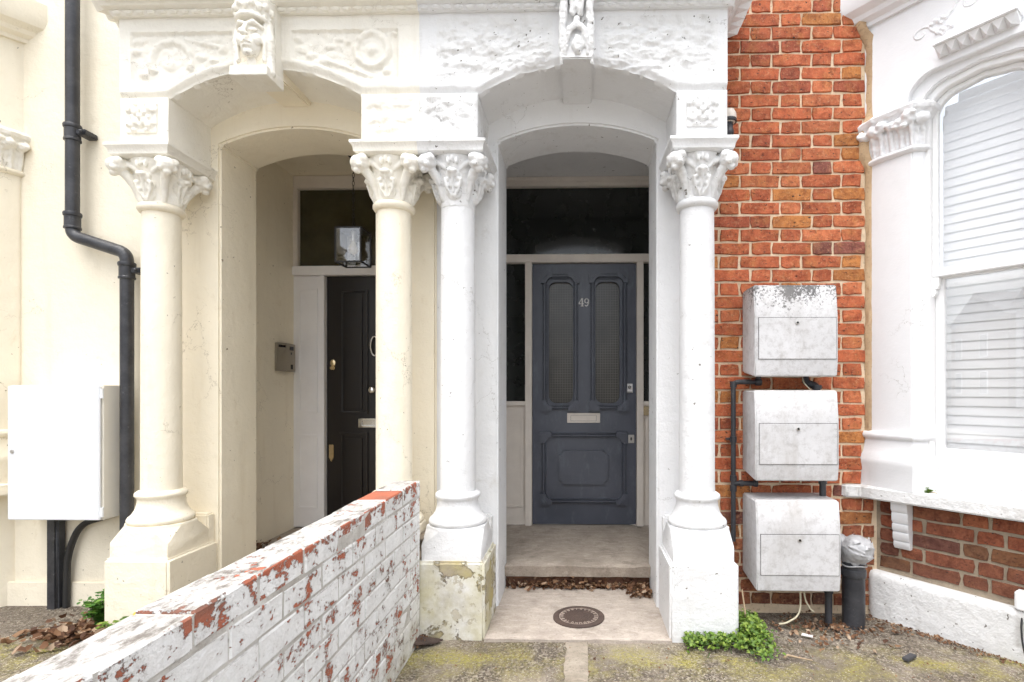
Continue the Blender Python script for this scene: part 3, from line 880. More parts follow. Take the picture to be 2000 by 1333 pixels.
# ------------------------------------------------------------------ columns
def capital_mesh(m, x, y, zt=2.402, drip=True, seed=0, worn=0.0):
    rnd = random.Random(seed)
    m.lathe([(.088, -.245), (.090, -.20), (.094, -.15), (.106, -.10), (.126, -.04), (.140, .0)], (x, y, zt), seg=28)
    for k in range(4):
        a = PI / 4 + k * PI / 2; ca, sa = math.cos(a), math.sin(a)
        def Q(r, z): return (x + r * ca, y + r * sa, zt + z)
        # corner crocket: broad stem and a folded, hollowed ball of leaf
        m.chain([Q(.088, -.20), Q(.106, -.14), Q(.140, -.085), Q(.176, -.052)], [.013, .018, .024, .026])
        m.ell(Q(.183, -.040), (.047, .047, .040), Matrix.Rotation(a, 3, 'Z').to_euler())
        for s in (-1, 1):
            tx, ty = -sa * s, ca * s
            p = Q(.182, -.030)
            m.ell((p[0] + tx * .026, p[1] + ty * .026, p[2] + .004), (.028, .028, .025))
            m.ell((p[0] + tx * .030 + ca * .016, p[1] + ty * .030 + sa * .016, p[2] - .030), (.016, .016, .015))
            # ribbon that runs from mid face up to the corner
            b = a - s * PI / 4
            m.chain([(x + .100 * math.cos(b), y + .100 * math.sin(b), zt - .092), (x + .124 * math.cos((a + b) / 2 - .12 * -s), y + .124 * math.sin((a + b) / 2 - .12 * -s), zt - .045), Q(.155, -.012)], [.009, .013, .016])
        m.ell(Q(.196, -.080), (.020, .020, .016))
        # mid leaf: upright tongue with lobed edge and a curling tip
        b = k * PI / 2; cb, sb = math.cos(b), math.sin(b)
        e = Matrix.Rotation(b, 3, 'Z').to_euler()
        def W(r, t, z): return (x + r * cb - t * sb, y + r * sb + t * cb, zt + z)
        m.ell(W(.090, 0, -.170), (.016, .040, .045), e)
        m.ell(W(.100, 0, -.125), (.020, .046, .040), e)
        m.ell(W(.118, 0, -.092), (.022, .036, .024), e)
        m.ell(W(.138, 0, -.085), (.018, .026, .015), e)
        for s in (-1, 1):
            m.chain([W(.100, s * .006, -.205), W(.114, s * .030, -.165), W(.124, s * .040, -.12)], [.005, .007, .008])
            m.ell(W(.112, s * .026, -.150), (.011, .011, .013))
            m.ell(W(.117, s * .028, -.118), (.011, .012, .012))
        m.chain([W(.106, 0, -.2), W(.120, 0, -.14), W(.138, 0, -.10)], [.004, .006, .007])
        # shell under the abacus
        for t in (-.022, 0, .022): m.ell(W(.134, t, -.022 - abs(t) * .5), (.012, .009, .020), e)
    return m

ABACUS = [(-.02, 2.402), (.02, 2.402), (.036, 2.412), (.040, 2.436), (.052, 2.450), (.052, 2.464), (-.02, 2.464)]
def abacus(parent, x0, x1, mat):
    o = .052
    path = [(x0 + o, 3.0), (x0 + o, 2.630 + o), (x1 - o, 2.630 + o), (x1 - o, 3.0)]
    a, b = x0 + o, x1 - o
    if abs(x0 - PARTY) < .01: path = [(x0, 2.630 + o)] + path[2:]; a = x0
    if abs(x1 - PARTY) < .01: path = path[:2] + [(x1, 2.630 + o)]; b = x1
    m = MB().sweep(ABACUS, path)
    m.box(a, b, 2.630 + o, 3.0, 2.403, 2.463)
    return m.build('abacus', mat, parent, smooth=35)

def column(house, x, mat, matcap, base='oct', torus=True, astragal=True, y=2.80, pl=.335, plmat=None, seed=0, ab=True, sign=0):
    shaft = MB().lathe([(.0925, .66), (.0905, .75), (.0895, 1.3), (.088, 1.9), (.086, 2.165)], (x, y, 0), seg=56).build('column', mat, house, smooth=50)
    m = capital_mesh(MB(), x, y, seed=seed)
    cp = fuse('capital', m, matcap, shaft, .0036, 1, .008 if not astragal else .005, .03)
    if astragal:
        MB().lathe([(.085, 2.150), (.098, 2.153), (.107, 2.166), (.107, 2.180), (.098, 2.192), (.086, 2.196)], (x, y, 0), seg=48).build('astragal', mat, shaft, smooth=60)
    # attic base
    b = MB().lathe([(.09, .70), (.104, .697), (.116, .687), (.117, .672), (.106, .661), (.104, .652), (.107, .628), (.116, .598), (.131, .574), (.143, .564), (.149, .553), (.149, .541), (.140, .531), (.13, .528)], (x, y, 0), seg=56)
    bo = b.build('base', mat, shaft, smooth=50)
    # octagonal block with broach stops on a square block
    h = .150; k = h * .4142
    sq = [(-h, -h), (-h, -h), (h, -h), (h, -h), (h, h), (h, h), (-h, h), (-h, h)]
    oc = [(-h, -k), (-k, -h), (k, -h), (h, -k), (h, k), (k, h), (-k, h), (-h, k)]
    q = MB(); V = []
    for pts, z in ((sq, .37), (sq, .450), (oc, .520), (oc, .532)):
        V += [(x + a, y + c, z) for a, c in pts]
    F = [tuple(range(7, -1, -1)), tuple(range(24, 32))]
    for j in range(3):
        for i in range(8):
            n = (i + 1) % 8; F.append((j * 8 + i, j * 8 + n, (j + 1) * 8 + n, (j + 1) * 8 + i))
    q.add(V, F)
    q.build('octagonal_block', mat, shaft, bevel=.003, seg=1)
    # pedestal
    x0, x1 = x - pl / 2, x + pl / 2
    if sign < 0: x0 -= .025
    MB().box(x0, x1, 2.630, 3.0, -.04, .376).build('pedestal', plmat or mat, shaft, bevel=.012, seg=3)
    # pier strip between column and wall
    return shaft
cW1 = column(houseW, -.639, 'white', 'white_old', astragal=False, plmat='peeled', seed=1, sign=-1)
cW2 = column(houseW, .604, 'white', 'white_old', seed=2)
cC1 = column(houseC, -2.22, 'cream', 'cream_carved', seed=3)
cC2 = column(houseC, -.976, 'cream', 'cream_carved', seed=4)
abacus(cW1, PARTY, -.466, 'white_old')
abacus(cW2, .438, .772, 'white')
abacus(cC1, -2.388, -2.054, 'cream_carved')
abacus(cC2, -1.144, PARTY - .001, 'cream_carved')
# dressed pier blocks behind the bases, carrying the pedestal mouldings back to the wall
for hs_, xx, mt in ((houseW, -.639, 'white_old'), (houseW, .604, 'white'), (houseC, -2.22, 'cream')):
    MB().box(xx - .150, xx + .150, 2.94, 3.0, .36, .535).build('base_return', mt, hs_, bevel=.01)

# ------------------------------------------------------------------ doors and joinery
DY = 4.25
def moulding(parent, x0, x1, z0, z1, y, mat, blk=.085, rad=True):
    """bolection frame with square corner blocks and concave inner corners"""
    w = .040
    for a, b, c_, d in ((x0 + blk, x1 - blk, z1 - w - .008, z1 - .008), (x0 + blk, x1 - blk, z0 + .008, z0 + w + .008)):
        m = MB()
        m.box(a - .004, b + .004, y - .022, y + .01, c_, c_ + .009); m.box(a - .004, b + .004, y - .034, y + .01, c_ + .0125, d - .0125); m.box(a - .004, b + .004, y - .022, y + .01, d - .009, d); m.box(a - .004, b + .004, y - .006, y + .01, c_ + .008, d - .008)
        m.build('rail_moulding', mat, parent, bevel=.0042, seg=3)
    for a, b in ((x0 + .008, x0 + w + .008), (x1 - w - .008, x1 - .008)):
        m = MB()
        m.box(a, a + .009, y - .022, y + .01, z0 + blk - .004, z1 - blk + .004); m.box(a + .0125, b - .0125, y - .034, y + .01, z0 + blk - .004, z1 - blk + .004); m.box(b - .009, b, y - .022, y + .01, z0 + blk - .004, z1 - blk + .004); m.box(a + .008, b - .008, y - .006, y + .01, z0 + blk - .003, z1 - blk + .003)
        m.build('stile_moulding', mat, parent, bevel=.0042, seg=3)
    for sx in (0, 1):
        for sz in (0, 1):
            px, pz = (x0, x1)[sx], (z0, z1)[sz]; dx, dz = (1, -1)[sx], (1, -1)[sz]
            pts = [(0, 0), (blk, 0), (blk, blk * .45)]
            pts += [(blk - (blk * .55) * math.sin(t) * .9, blk * .45 + (blk * .55) * (1 - math.cos(t)) * .9) for t in (.4, .8, 1.2)]
            pts += [(blk * .45, blk), (0, blk)]
            m = MB().prism([(px + dx * u, pz + dz * v) for u, v in pts], XZ, y - .040, y + .01)
            tri = [(.018, .018), (.056, .018), (.018, .056)]
            m.prism([(px + dx * u, pz + dz * v) for u, v in tri], XZ, y - .050, y - .03)
            m.build('corner_block', mat, parent, bevel=.003)

def door49():
    X = lambda p: (p - 1141) / 246 + .0305
    Z = lambda p: .168 + (1022 - p) / 245.9
    x0, x1, z0, z1 = X(1040.6), X(1241.6), Z(1022), Z(516)
    panes = [(X(1072), X(1119.5)), (X(1163), X(1210))]
    g0, g1 = Z(787), Z(551)
    # leaf with two glazed openings, built from stiles and rails
    m = MB()
    m.box(x0, panes[0][0], DY, DY + .045, z0, z1)
    m.box(panes[0][1], panes[1][0], DY, DY + .045, g0, g1)
    m.box(panes[1][1], x1, DY, DY + .045, z0, z1)
    m.box(panes[0][0], panes[1][1], DY, DY + .045, g1, z1)
    m.box(panes[0][0], panes[1][1], DY, DY + .045, z0, g0)
    d = m.build('front_door', 'door_grey', houseW)
    d['label'] = 'slate grey front door with two tall obscured panes and number 49'
    for a, b in panes:
        MB().box(a, b, DY + .036, DY + .042, g0, g1).build('pane', 'wire_glass', d)
        # rounded corner fillets of the opening
        for sx in (0, 1):
            for sz in (0, 1):
                px, pz = (a, b)[sx], (g0, g1)[sz]; dx, dz = (1, -1)[sx], (1, -1)[sz]; r = .06
                pts = [(0, 0), (r, 0)] + [(r - r * math.sin(t), r - r * math.cos(t)) for t in (.3, .6, .9, 1.2)] + [(0, r)]
                MB().prism([(px + dx * u, pz + dz * v) for u, v in pts], XZ, DY + .002, DY + .0195).build('opening_corner', 'door_grey', d)
    moulding(d, X(1058), X(1131.5), Z(802), Z(534), DY, 'door_grey')
    moulding(d, X(1150.5), X(1226), Z(802), Z(534), DY, 'door_grey')
    moulding(d, X(1056), X(1225), Z(983), Z(842), DY, 'door_grey', .09)
    a, b, e, f_ = X(1091.5), X(1188), Z(944), Z(878)
    n = .034
    pts = [(a + n, e), (b - n, e), (b - n, e + n * .4), (b - n * .4, e + n), (b, e + n), (b, f_ - n), (b - n * .4, f_ - n), (b - n, f_ - n * .4), (b - n, f_), (a + n, f_), (a + n, f_ - n * .4), (a + n * .4, f_ - n), (a, f_ - n), (a, e + n), (a + n * .4, e + n), (a + n, e + n * .4)]
    MB().prism(pts, XZ, DY - .026, DY + .01).build('raised_plaque', 'door_grey', d, bevel=.004)
    # letterbox
    a, b, e, f_ = X(1108), X(1172), Z(825), Z(806)
    lb = MB().ring([(a, e), (b, e), (b, f_), (a, f_)], [(a + .028, e + .014), (b - .028, e + .014), (b - .028, f_ - .016), (a + .028, f_ - .016)], XZ, DY - .008, DY + .002).build('letterbox', 'joinery', d, bevel=.002)
    MB().box(a + .030, b - .030, DY - .004, DY + .002, e + .016, f_ - .018).build('flap', 'joinery', lb)
    # cylinder lock and mortice plate
    lk = MB().box(X(1223.5), X(1235), DY - .006, DY + .002, Z(767), Z(749)).build('lock', 'joinery_white', d, bevel=.002)
    MB().lathe([(.013, 0), (.013, .010), (.009, .014)], (0, 0, 0), seg=20).xf(lambda x, y, z: (X(1229) + x, DY - .006 - z, Z(756) + y)).build('cylinder', 'chrome', lk, smooth=40)
    MB().box(X(1224.5), X(1234), DY - .014, DY - .005, Z(767), Z(764)).build('pull_lip', 'chrome', lk)
    lk2 = MB().box(X(1226.5), X(1238), DY - .005, DY + .002, Z(864), Z(848)).build('lock', 'steel', d, bevel=.002)
    MB().ell((X(1232), DY - .006, Z(856)), (.006, .004, .014)).build('keyhole', 'dark', lk2, smooth=180)
    # number 49: heavy slab numerals
    cx, cz, hgt = X(1141), Z(591), .062
    t = .0065
    def stroke(m, pts, r):
        m.tube([(cx + p[0] * hgt, DY - .004, cz + p[1] * hgt) for p in pts], r, 8)
    m = MB()
    stroke(m, [(-.28, .52), (-.68, -.18)], .0035); stroke(m, [(-.70, -.18), (-.02, -.18)], .0042)
    stroke(m, [(-.24, .52), (-.24, -.48)], .0062); stroke(m, [(-.42, -.48), (-.06, -.48)], .0038)
    m.build('number_4', 'joinery_white', d, smooth=60)
    m = MB()
    ring = [(.32 + .24 * math.cos(q), .18 + .27 * math.sin(q)) for q in [2 * PI * i / 18 for i in range(19)]]
    m.tube([(cx + p[0] * hgt, DY - .004, cz + p[1] * hgt) for p in ring], [.0030 + .0026 * abs(math.cos(2 * PI * i / 18)) for i in range(19)], 8, cap=False)
    stroke(m, [(.56, .18), (.55, -.12), (.46, -.38), (.30, -.47), (.14, -.42), (.12, -.32)], .0045)
    m.build('number_9', 'joinery_white', d, smooth=60)
    # frame: posts, transom, head, sills of the side lights
    fr = MB().box(x0 - .056, x0 - .003, DY - .035, DY + .06, .16, Z(500)).build('door_frame', 'joinery', houseW, bevel=.004)
    MB().box(x1 + .003, x1 + .056, DY - .035, DY + .06, .16, Z(500)).build('frame_post', 'joinery', fr, bevel=.004)
    MB().box(-.625, .60, DY - .045, DY + .06, Z(515), Z(500) + .002).build('transom', 'joinery', fr, bevel=.005)
    MB().box(-.625, .60, DY - .03, DY + .06, 2.832, 2.899).build('head', 'joinery', fr, bevel=.004)
    MB().box(-.625, .60, DY - .05, DY - .028, 2.862, 2.899).build('head_moulding', 'joinery', fr, bevel=.006)
    fl = MB().box(-.625, .60, DY + .02, DY + .028, Z(500) + .002, 2.832).build('fanlight', 'dark_glass', houseW)
    for k, (a, b) in enumerate(((-.625, x0 - .056), (x1 + .056, .60))):
        s = MB().box(a, b, DY + .018, DY + .026, 1.14, Z(515)).build('sidelight', 'dark_glass', houseW)
        MB().box(a, b, DY - .02, DY + .04, 1.105, 1.140).build('sidelight_sill', 'joinery', s, bevel=.004)
        MB().box(a, b, DY + .004, DY + .04, .165, 1.105).build('lower_panel', 'joinery', s)
        aa, bb = (a + .02, b - .02)
        MB().ring([(aa, .30), (bb, .30), (bb, 1.00), (aa, 1.00)], [(aa + .018, .318), (bb - .018, .318), (bb - .018, .982), (aa + .018, .982)], XZ, DY - .006, DY + .006).build('panel_bead', 'joinery', s, bevel=.002)
        if k == 1:
            bp = MB().box(.495, .545, DY - .032, DY - .019, 1.03, 1.10).build('bell_push', 'brass', s, bevel=.003)
door49()

def door_cream():
    Y = 4.17
    # pixel helpers for that plane are already turned into metres
    x0, x1, z0, z1 = -1.985, -1.225, .165, 2.118
    d = MB().box(x0, x1, Y, Y + .045, z0, z1).build('front_door', 'door_black', houseC)
    d['label'] = 'black panelled front door with brass locks'
    for (a, b) in ((-1.885, -1.655), (-1.555, -1.325)):
        for (e, f_) in ((1.035, 2.02), (.30, .90)):
            p = MB().ring([(a, e), (b, e), (b, f_), (a, f_)], [(a + .028, e + .028), (b - .028, e + .028), (b - .028, f_ - .028), (a + .028, f_ - .028)], XZ, Y - .014, Y + .002).build('panel_moulding', 'door_black', d, bevel=.006)
            MB().box(a + .045, b - .045, Y - .007, Y + .002, e + .045, f_ - .045).build('panel', 'door_black', d, bevel=.006)
    lk = MB().lathe([(.021, 0), (.021, .012), (.012, .018)], (0, 0, 0), seg=24).xf(lambda x, y, z: (-1.935 + x, Y - z, 1.44 + y * 1.3)).build('lock', 'brass', d, smooth=40)
    MB().box(-1.955, -1.918, Y - .022, Y, 1.385, 1.415).build('pull_lip', 'brass', lk, bevel=.006)
    MB().prism([(-1.968 + .0, .80), (-1.968 + .037, .80), (-1.968 + .037, .70), (-1.968 + .018, .665), (-1.968, .70)], XZ, Y - .008, Y).build('lock', 'brass', d, bevel=.003)
    lbx = MB().ring([(-1.735, .935), (-1.475, .935), (-1.475, 1.005), (-1.735, 1.005)], [(-1.705, .953), (-1.505, .953), (-1.505, .988), (-1.705, .988)], XZ, Y - .008, Y + .001).build('letterbox', 'chrome', d, bevel=.002)
    MB().box(-1.703, -1.507, Y - .004, Y + .001, .954, .987).build('flap', 'chrome', lbx)
    MB().lathe([(.020, 0), (.014, .02), (.028, .036), (.030, .048), (.018, .060)], (0, 0, 0), seg=24).xf(lambda x, y, z: (-1.615 + x, Y - z, 1.228 + y)).build('door_knob', 'chrome', d, smooth=60)
    MB().tube([(-1.60 + .03 * math.sin(t), Y - .02 - .01 * math.sin(t / 2), 1.57 - .075 * math.cos(t)) for t in [2 * PI * i / 18 for i in range(19)]], .007, 8).build('knocker', 'chrome', d, smooth=60)
    # frame with panelled pilasters and transom
    fr = MB().box(x0 - .045, x0 - .003, Y - .045, Y + .06, .16, 2.118).build('door_frame', 'joinery_white', houseC, bevel=.004)
    MB().box(x1 + .003, x1 + .045, Y - .045, Y + .06, .16, 2.118).build('frame_post', 'joinery_white', fr, bevel=.004)
    for a, b in ((-2.24, x0 - .046), (x1 + .046, -.97)):
        MB().box(a, b, Y - .02, Y + .06, .16, 2.118).build('side_board', 'joinery_white', fr)
        for e, f_ in ((1.05, 2.02), (.30, .88)):
            MB().ring([(a + .035, e), (b - .02, e), (b - .02, f_), (a + .035, f_)], [(a + .053, e + .018), (b - .038, e + .018), (b - .038, f_ - .018), (a + .053, f_ - .018)], XZ, Y - .028, Y - .018).build('panel_bead', 'joinery_white', fr, bevel=.002)
    MB().box(-2.24, -.97, Y - .05, Y + .06, 2.120, 2.192).build('transom', 'joinery_white', fr, bevel=.006)
    MB().box(-2.24, -.97, Y - .035, Y + .06, 2.80, 2.899).build('head', 'joinery', fr, bevel=.006)
    MB().box(-2.24, -2.205, Y - .034, Y + .06, 2.193, 2.799).build('fanlight_post', 'joinery', fr, bevel=.004)
    MB().box(-2.204, -.97, Y + .01, Y + .02, 2.193, 2.799).build('fanlight', 'olive_glass', houseC)
door_cream()

# ------------------------------------------------------------------ bricks
def brick_mesh(name, L, H, D, seed, mat, jit=.0034):
    rnd = random.Random(seed)
    a, b = L / 2, H / 2
    pts = [(-a, -b), (-a * .35, -b), (a * .35, -b), (a, -b), (a, 0), (a, b), (a * .35, b), (-a * .35, b), (-a, b), (-a, 0)]
    out = []
    for i, (x, z) in enumerate(pts):
        k = .0035 if i in (0, 3, 5, 8) else 0
        out.append((x - math.copysign(k, x) * rnd.uniform(.2, 1.2) + rnd.uniform(-jit, jit), z - math.copysign(k, z) * rnd.uniform(.2, 1.0) * .8 + rnd.uniform(-jit, jit)))
    n = len(out)
    V = [(x, D, z) for x, z in out] + [(x, .003 + rnd.uniform(0, .0025), z) for x, z in out]
    V += [(x * (1 - .0032 / a), rnd.uniform(-.0012, .0012), z * (1 - .0028 / b)) for x, z in out]
    V.append((rnd.uniform(-.02, .02), rnd.uniform(-.002, .0015), 0))
    F = []
    for r in (0, 1):
        F += [(r * n + i, r * n + (i + 1) % n, (r + 1) * n + (i + 1) % n, (r + 1) * n + i) for i in range(n)]
    F += [(2 * n + i, 2 * n + (i + 1) % n, 3 * n) for i in range(n)]
    me = bpy.data.meshes.new(name); me.from_pydata(V, [], F)
    bm = bmesh.new(); bm.from_mesh(me); bmesh.ops.recalc_face_normals(bm, faces=bm.faces)
    # open back: make sure the front looks towards -y
    fz = max(bm.faces, key=lambda f: -f.calc_center_median().y)
    if fz.normal.y > 0: bmesh.ops.reverse_faces(bm, faces=bm.faces)
    bm.to_mesh(me); bm.free()
    me.materials.append(M[mat])
    me.polygons.foreach_set('use_smooth', [True] * len(me.polygons)); me.set_sharp_from_angle(angle=R(20))
    return me

cache = {}
def brick_variant(L, H, D, k, mat):
    L = round(L / .004) * .004
    key = (round(L, 3), H, k, mat)
    if key not in cache: cache[key] = brick_mesh('brick', L, H, D, int(L * 1000) * 17 + k * 131 + 5, mat)
    return cache[key]

def brick_colour(rnd, damp=0):
    r = rnd.random()
    if r < .60: c = (.47, .122, .049)
    elif r < .80: c = (.53, .160, .066)
    elif r < .91: c = (.48, .185, .052)
    elif r < .97: c = (.37, .090, .042)
    else: c = (.24, .080, .058)
    f = rnd.uniform(.86, 1.14)
    c = [v * f for v in c]
    d = (.105, .055, .038)
    q = damp * rnd.uniform(.65, 1)
    c = [lerp(v, e, q) for v, e in zip(c, d)]
    return (*c, 1)

def lay(parent, x, z, y, L, H, rz, rnd, damp, place=None, mat='brick'):
    me = brick_variant(L, H, .03, rnd.randrange(6), mat)
    o = bpy.data.objects.new('brick', me); C.objects.link(o); o.parent = parent
    o.location = place if place else (x, y + rnd.uniform(-.002, .002), z + rnd.uniform(-.0012, .0012))
    o.rotation_euler = (rnd.uniform(-.01, .01), rnd.uniform(-.006, .006), rz)
    o.color = brick_colour(rnd, damp)
    return o

bw = MB().box(.7225, 1.66, 3.004, 3.25, -.05, 3.78).build('brick_wall', 'mortar', houseW)
rnd = random.Random(11)
PITCH = .0744
for k in range(0, 50):
    z = .072 + PITCH * k
    start = .884 if k % 2 else 1.057
    x = start - .335 * 2
    kind = 0
    edges = []
    while x < 1.62:
        L = .221 if kind == 0 else .114
        edges.append((x, x + L)); x += L; kind ^= 1
    right = 1.572 if z > .75 else 1.622
    if z > 3.13: right = 1.55
    for a, b in edges:
        a2, b2 = max(a, .728), min(b, right)
        if b2 - a2 < .03: continue
        jw = rnd.uniform(.007, .010)
        L = b2 - a2 - jw
        damp = 0 if z > .85 else ss(.85, .1, z) * .85
        lay(bw, (a2 + b2) / 2 + rnd.uniform(-.002, .002), z, 2.995, L, .0648, 0, rnd, damp)
# sandy mortar fillet in the corner against the bay
V = []; F = []
N = 90
for i in range(N + 1):
    z = lerp(.72, 3.3, i / N)
    wd = .010 + .008 * fb(0, 0, z, 9, 4)
    xx = 1.578 + .006 * fb(3, 0, z, 3, 2) - (.035 * ss(2.75, 2.62, z) * ss(2.42, 2.52, z)) - .05 * ss(3.12, 3.22, z)
    V += [(xx - wd, 3.002, z), (xx - wd * .3, 2.975 + .004 * fb(5, 0, z, 12), z), (xx + wd + .02, 2.965, z), (xx + wd + .03, 3.003, z)]
for i in range(N):
    for j in range(3): F.append((i * 4 + j, i * 4 + j + 1, i * 4 + j + 5, i * 4 + j + 4))
MB().add(V, F).build('mortar_fillet', 'fillet', houseW, smooth=60)

# ------------------------------------------------------------------ canted bays (the cream house has the mirrored one)
BO = (1.632, 3.0); BA = R(52)
bd, bn = (math.cos(BA), -math.sin(BA)), (-math.sin(BA), -math.cos(BA))
def bay(house, mirror, mats):
    def B(t, z, n):
        x = BO[0] + bd[0] * t + bn[0] * n; y = BO[1] + bd[1] * t + bn[1] * n
        return (2 * PARTY - x if mirror else x, y, z)
    mw, mcap = mats
    TE = 1.02
    # lower wall and its rendered plinth
    core = MB().prism([(-.02, -.05), (TE, -.05), (TE, .66), (-.02, .66)], B, -.22, -.004)
    if mirror:
        core.build('bay_wall', mw, house)
    else:
        bwl = core.build('bay_wall', 'mortar_damp', house)
        rb = random.Random(5)
        rz = -BA
        for k in range(3, 9):
            z = .072 + PITCH * k - .004
            t = .012 - (.0 if k % 2 else .173) ; kind = 0 if k % 2 else 1
            t = .012; first = .16 if k % 2 else .105
            seq = [first]
            while sum(seq) < TE: seq.append(.114 if (len(seq) + k) % 2 else .222)
            for L in seq:
                a, b = t, min(t + L, TE); t += L
                if b - a < .04: continue
                p = B((a + b) / 2, z, .004)
                lay(bwl, 0, 0, 0, b - a - .012, .0625, rz, rb, rb.choice((.75, .9, 1.0, 1.0)) * (1.0 if k < 6 else .65), place=p, mat='brick_damp')
        # render plinth: uneven skim
        NX, NZ = 70, 16
        V = []; F = []
        for j in range(NZ + 1):
            for i in range(NX + 1):
                t = lerp(-.045, TE, i / NX); top = .238 - .02 * t + .004 * fb(t, 0, 0, 9)
                z = lerp(-.05, top, j / NZ)
                n = .052 + .004 * fb(t, 1, z, 5, 4) - .012 * (1 - ss(0, .02, top - z)) - .03 * (1 - ss(-.045, -.005, t)) + .012 * (1 - ss(0, .05, z)) * 0
                V.append(B(t, z, n))
        W = NX + 1
        F = [(j * W + i, j * W + i + 1, (j + 1) * W + i + 1, (j + 1) * W + i) for j in range(NZ) for i in range(NX)]
        o = len(V)
        for i in range(W): V.append(B(lerp(-.045, TE, i / NX), .238 - .02 * lerp(-.045, TE, i / NX), -.01))
        F += [(NZ * W + i, NZ * W + i + 1, o + i + 1, o + i) for i in range(NX)]
        o2 = len(V)
        for j in range(NZ + 1): V.append((V[j * W][0] + .02, 3.01, V[j * W][2]))
        F += [(j * W, (j + 1) * W, o2 + j + 1, o2 + j) for j in range(NZ)]
        MB().add(V, F).build('bay_plinth', 'white_old', house, smooth=60)
    # sill
    def tn(x, y): return ((x - BO[0]) * bd[0] + (y - BO[1]) * bd[1], (x - BO[0]) * bn[0] + (y - BO[1]) * bn[1])
    SP = [tn(1.425, 3.02), tn(1.455, 2.970), tn(1.520, 2.962), (TE + .1, .102), (TE + .1, -.22), (.05, -.22)]
    V = [B(t, .638, n) for t, n in SP] + \
        [B(t, .706, n) for t, n in SP]
    F = [tuple(range(5, -1, -1)), tuple(range(6, 12))] + [(i, (i + 1) % 6, 6 + (i + 1) % 6, 6 + i) for i in range(6)]
    sill = MB().add(V, F).build('window_sill', 'white_old' if not mirror else mw, house, bevel=.008, seg=3)
    # stepped bracket under the sill
    if not mirror:
        br = MB()
        for i, (za, zb_, pr) in enumerate(((.580, .638, .075), (.520, .580, .064), (.475, .520, .058), (.425, .475, .050), (.385, .425, .040))):
            pts = [(0.0, zb_), (pr, zb_), (pr, za + .018), (pr - .014, za), (0.0, za)]
            br.prism(pts, lambda u, v, d_: B(d_, v, u), .100, .178)
        br.build('bracket', mw, sill, bevel=.002)
    # pilaster
    def poly(off, cut=0):
        return [(-.04 - off, -.02), (-.028 - off, .045 + off * .6), (.055 - off * .5, .068 + off), (.205 + off * .5, .078 + off), (.245 + off, .035 + off * .4), (.245 + off, -.04)]
    def layer(m, levels):
        n = 6; V = []; F = []
        for off, z in levels: V += [B(t, z, q) for t, q in poly(off)]
        for j in range(len(levels) - 1):
            for i in range(n):
                k = (i + 1) % n; F.append((j * n + i, j * n + k, (j + 1) * n + k, (j + 1) * n + i))
        F.append(tuple(range(n - 1, -1, -1))); F.append(tuple((len(levels) - 1) * n + i for i in range(n)))
        return m.add(V, F)
    pil = layer(MB(), [(0, .95), (0, 2.50)]).build('pilaster', mw, house, bevel=.006)
    layer(MB(), [(.030, .700), (.030, .80), (.036, .83), (.036, .86), (.020, .89), (.014, .93), (.010, .960), (.022, .966), (.028, .982), (.022, .998), (.004, 1.004)]).build('base', mw, pil, bevel=.003)
    layer(MB(), [(.0, 2.440), (.014, 2.446), (.020, 2.458), (.014, 2.470), (.0, 2.476)]).build('astragal', mw, pil, bevel=.002)
    m = layer(MB(), [(.0, 2.46), (.004, 2.55), (.014, 2.60), (.040, 2.64), (.050, 2.645), (.056, 2.668), (.03, 2.69)])
    rr = random.Random(3)
    edge = poly(.0)
    segs = [(edge[1], edge[2]), (edge[2], edge[3]), (edge[3], edge[4])]
    for (a, b) in segs:
        L = math.hypot(b[0] - a[0], b[1] - a[1]); kx = max(1, round(L / .055))
        for i in range(kx + 1):
            u = i / kx; t = lerp(a[0], b[0], u); q = lerp(a[1], b[1], u)
            z = 2.605 + .012 * rr.uniform(-1, 1)
            g_ = rr.uniform(.75, 1.2)
            m.ell(B(t + rr.uniform(-.01, .01), z, q + .032), (.032 * g_, .028 * g_, .024 * g_))
            for w_ in range(4): m.ell(B(t + rr.uniform(-.03, .03), z + rr.uniform(-.03, .022), q + rr.uniform(.030, .050)), (rr.uniform(.010, .018), rr.uniform(.010, .018), rr.uniform(.008, .015)))
            m.chain([B(t, 2.475, q + .004), B(t, 2.54, q + .010), B(t, 2.595, q + .026)], [.008, .011, .015])
            if i < kx: m.chain([B(lerp(t, lerp(a[0], b[0], (i + 1) / kx), .5), 2.475, lerp(q, lerp(a[1], b[1], (i + 1) / kx), .5) + .002), B(lerp(t, lerp(a[0], b[0], (i + 1) / kx), .5), 2.57, lerp(q, lerp(a[1], b[1], (i + 1) / kx), .5) + .012)], [.005, .008])
    fuse('capital', m, mcap, pil, .0045, 2, .013, .03)
    # wall over the window, with the window opening cut to it
    T0, T1 = .262, .700; ZT = 2.755
    def win(off, zlow):
        a, b, zt = T0 + off, T1 - off, ZT - off; r = .125 - off * .5
        pts = [(a, zlow)]
        for i in range(9):
            q = PI - i * PI / 16; pts.append((a + r + r * math.cos(q), zt - r * .85 - .015 + r * .85 * math.sin(q)))
        pts.append(((a + b) / 2, zt))
        for i in range(9):
            q = PI / 2 - i * PI / 16; pts.append((b - r + r * math.cos(q), zt - r * .85 - .015 + r * .85 * math.sin(q)))
        pts.append((b, zlow))
        return pts
    wp = win(-.028, 2.55)
    up = [(-.045, 2.55)] + wp + [(TE, 2.55), (TE, 3.8), (-.045, 3.8)]
    MB().prism(up, B, -.12, .050).build('bay_upper_wall', mw, house, bevel=.005)
    MB().prism([(T1 + .03, .70), (TE, .70), (TE, 2.5495), (T1 + .03, 2.5495)], B, -.12, .050).build('bay_pier', mw, house)
    # box frame of the window
    def closed(off, zl):
        return win(off, zl)
    fro = MB().ring(closed(-.030, .702), closed(.0, .755), B, -.09, .024).build('window_frame', 'sash', house, bevel=.003)
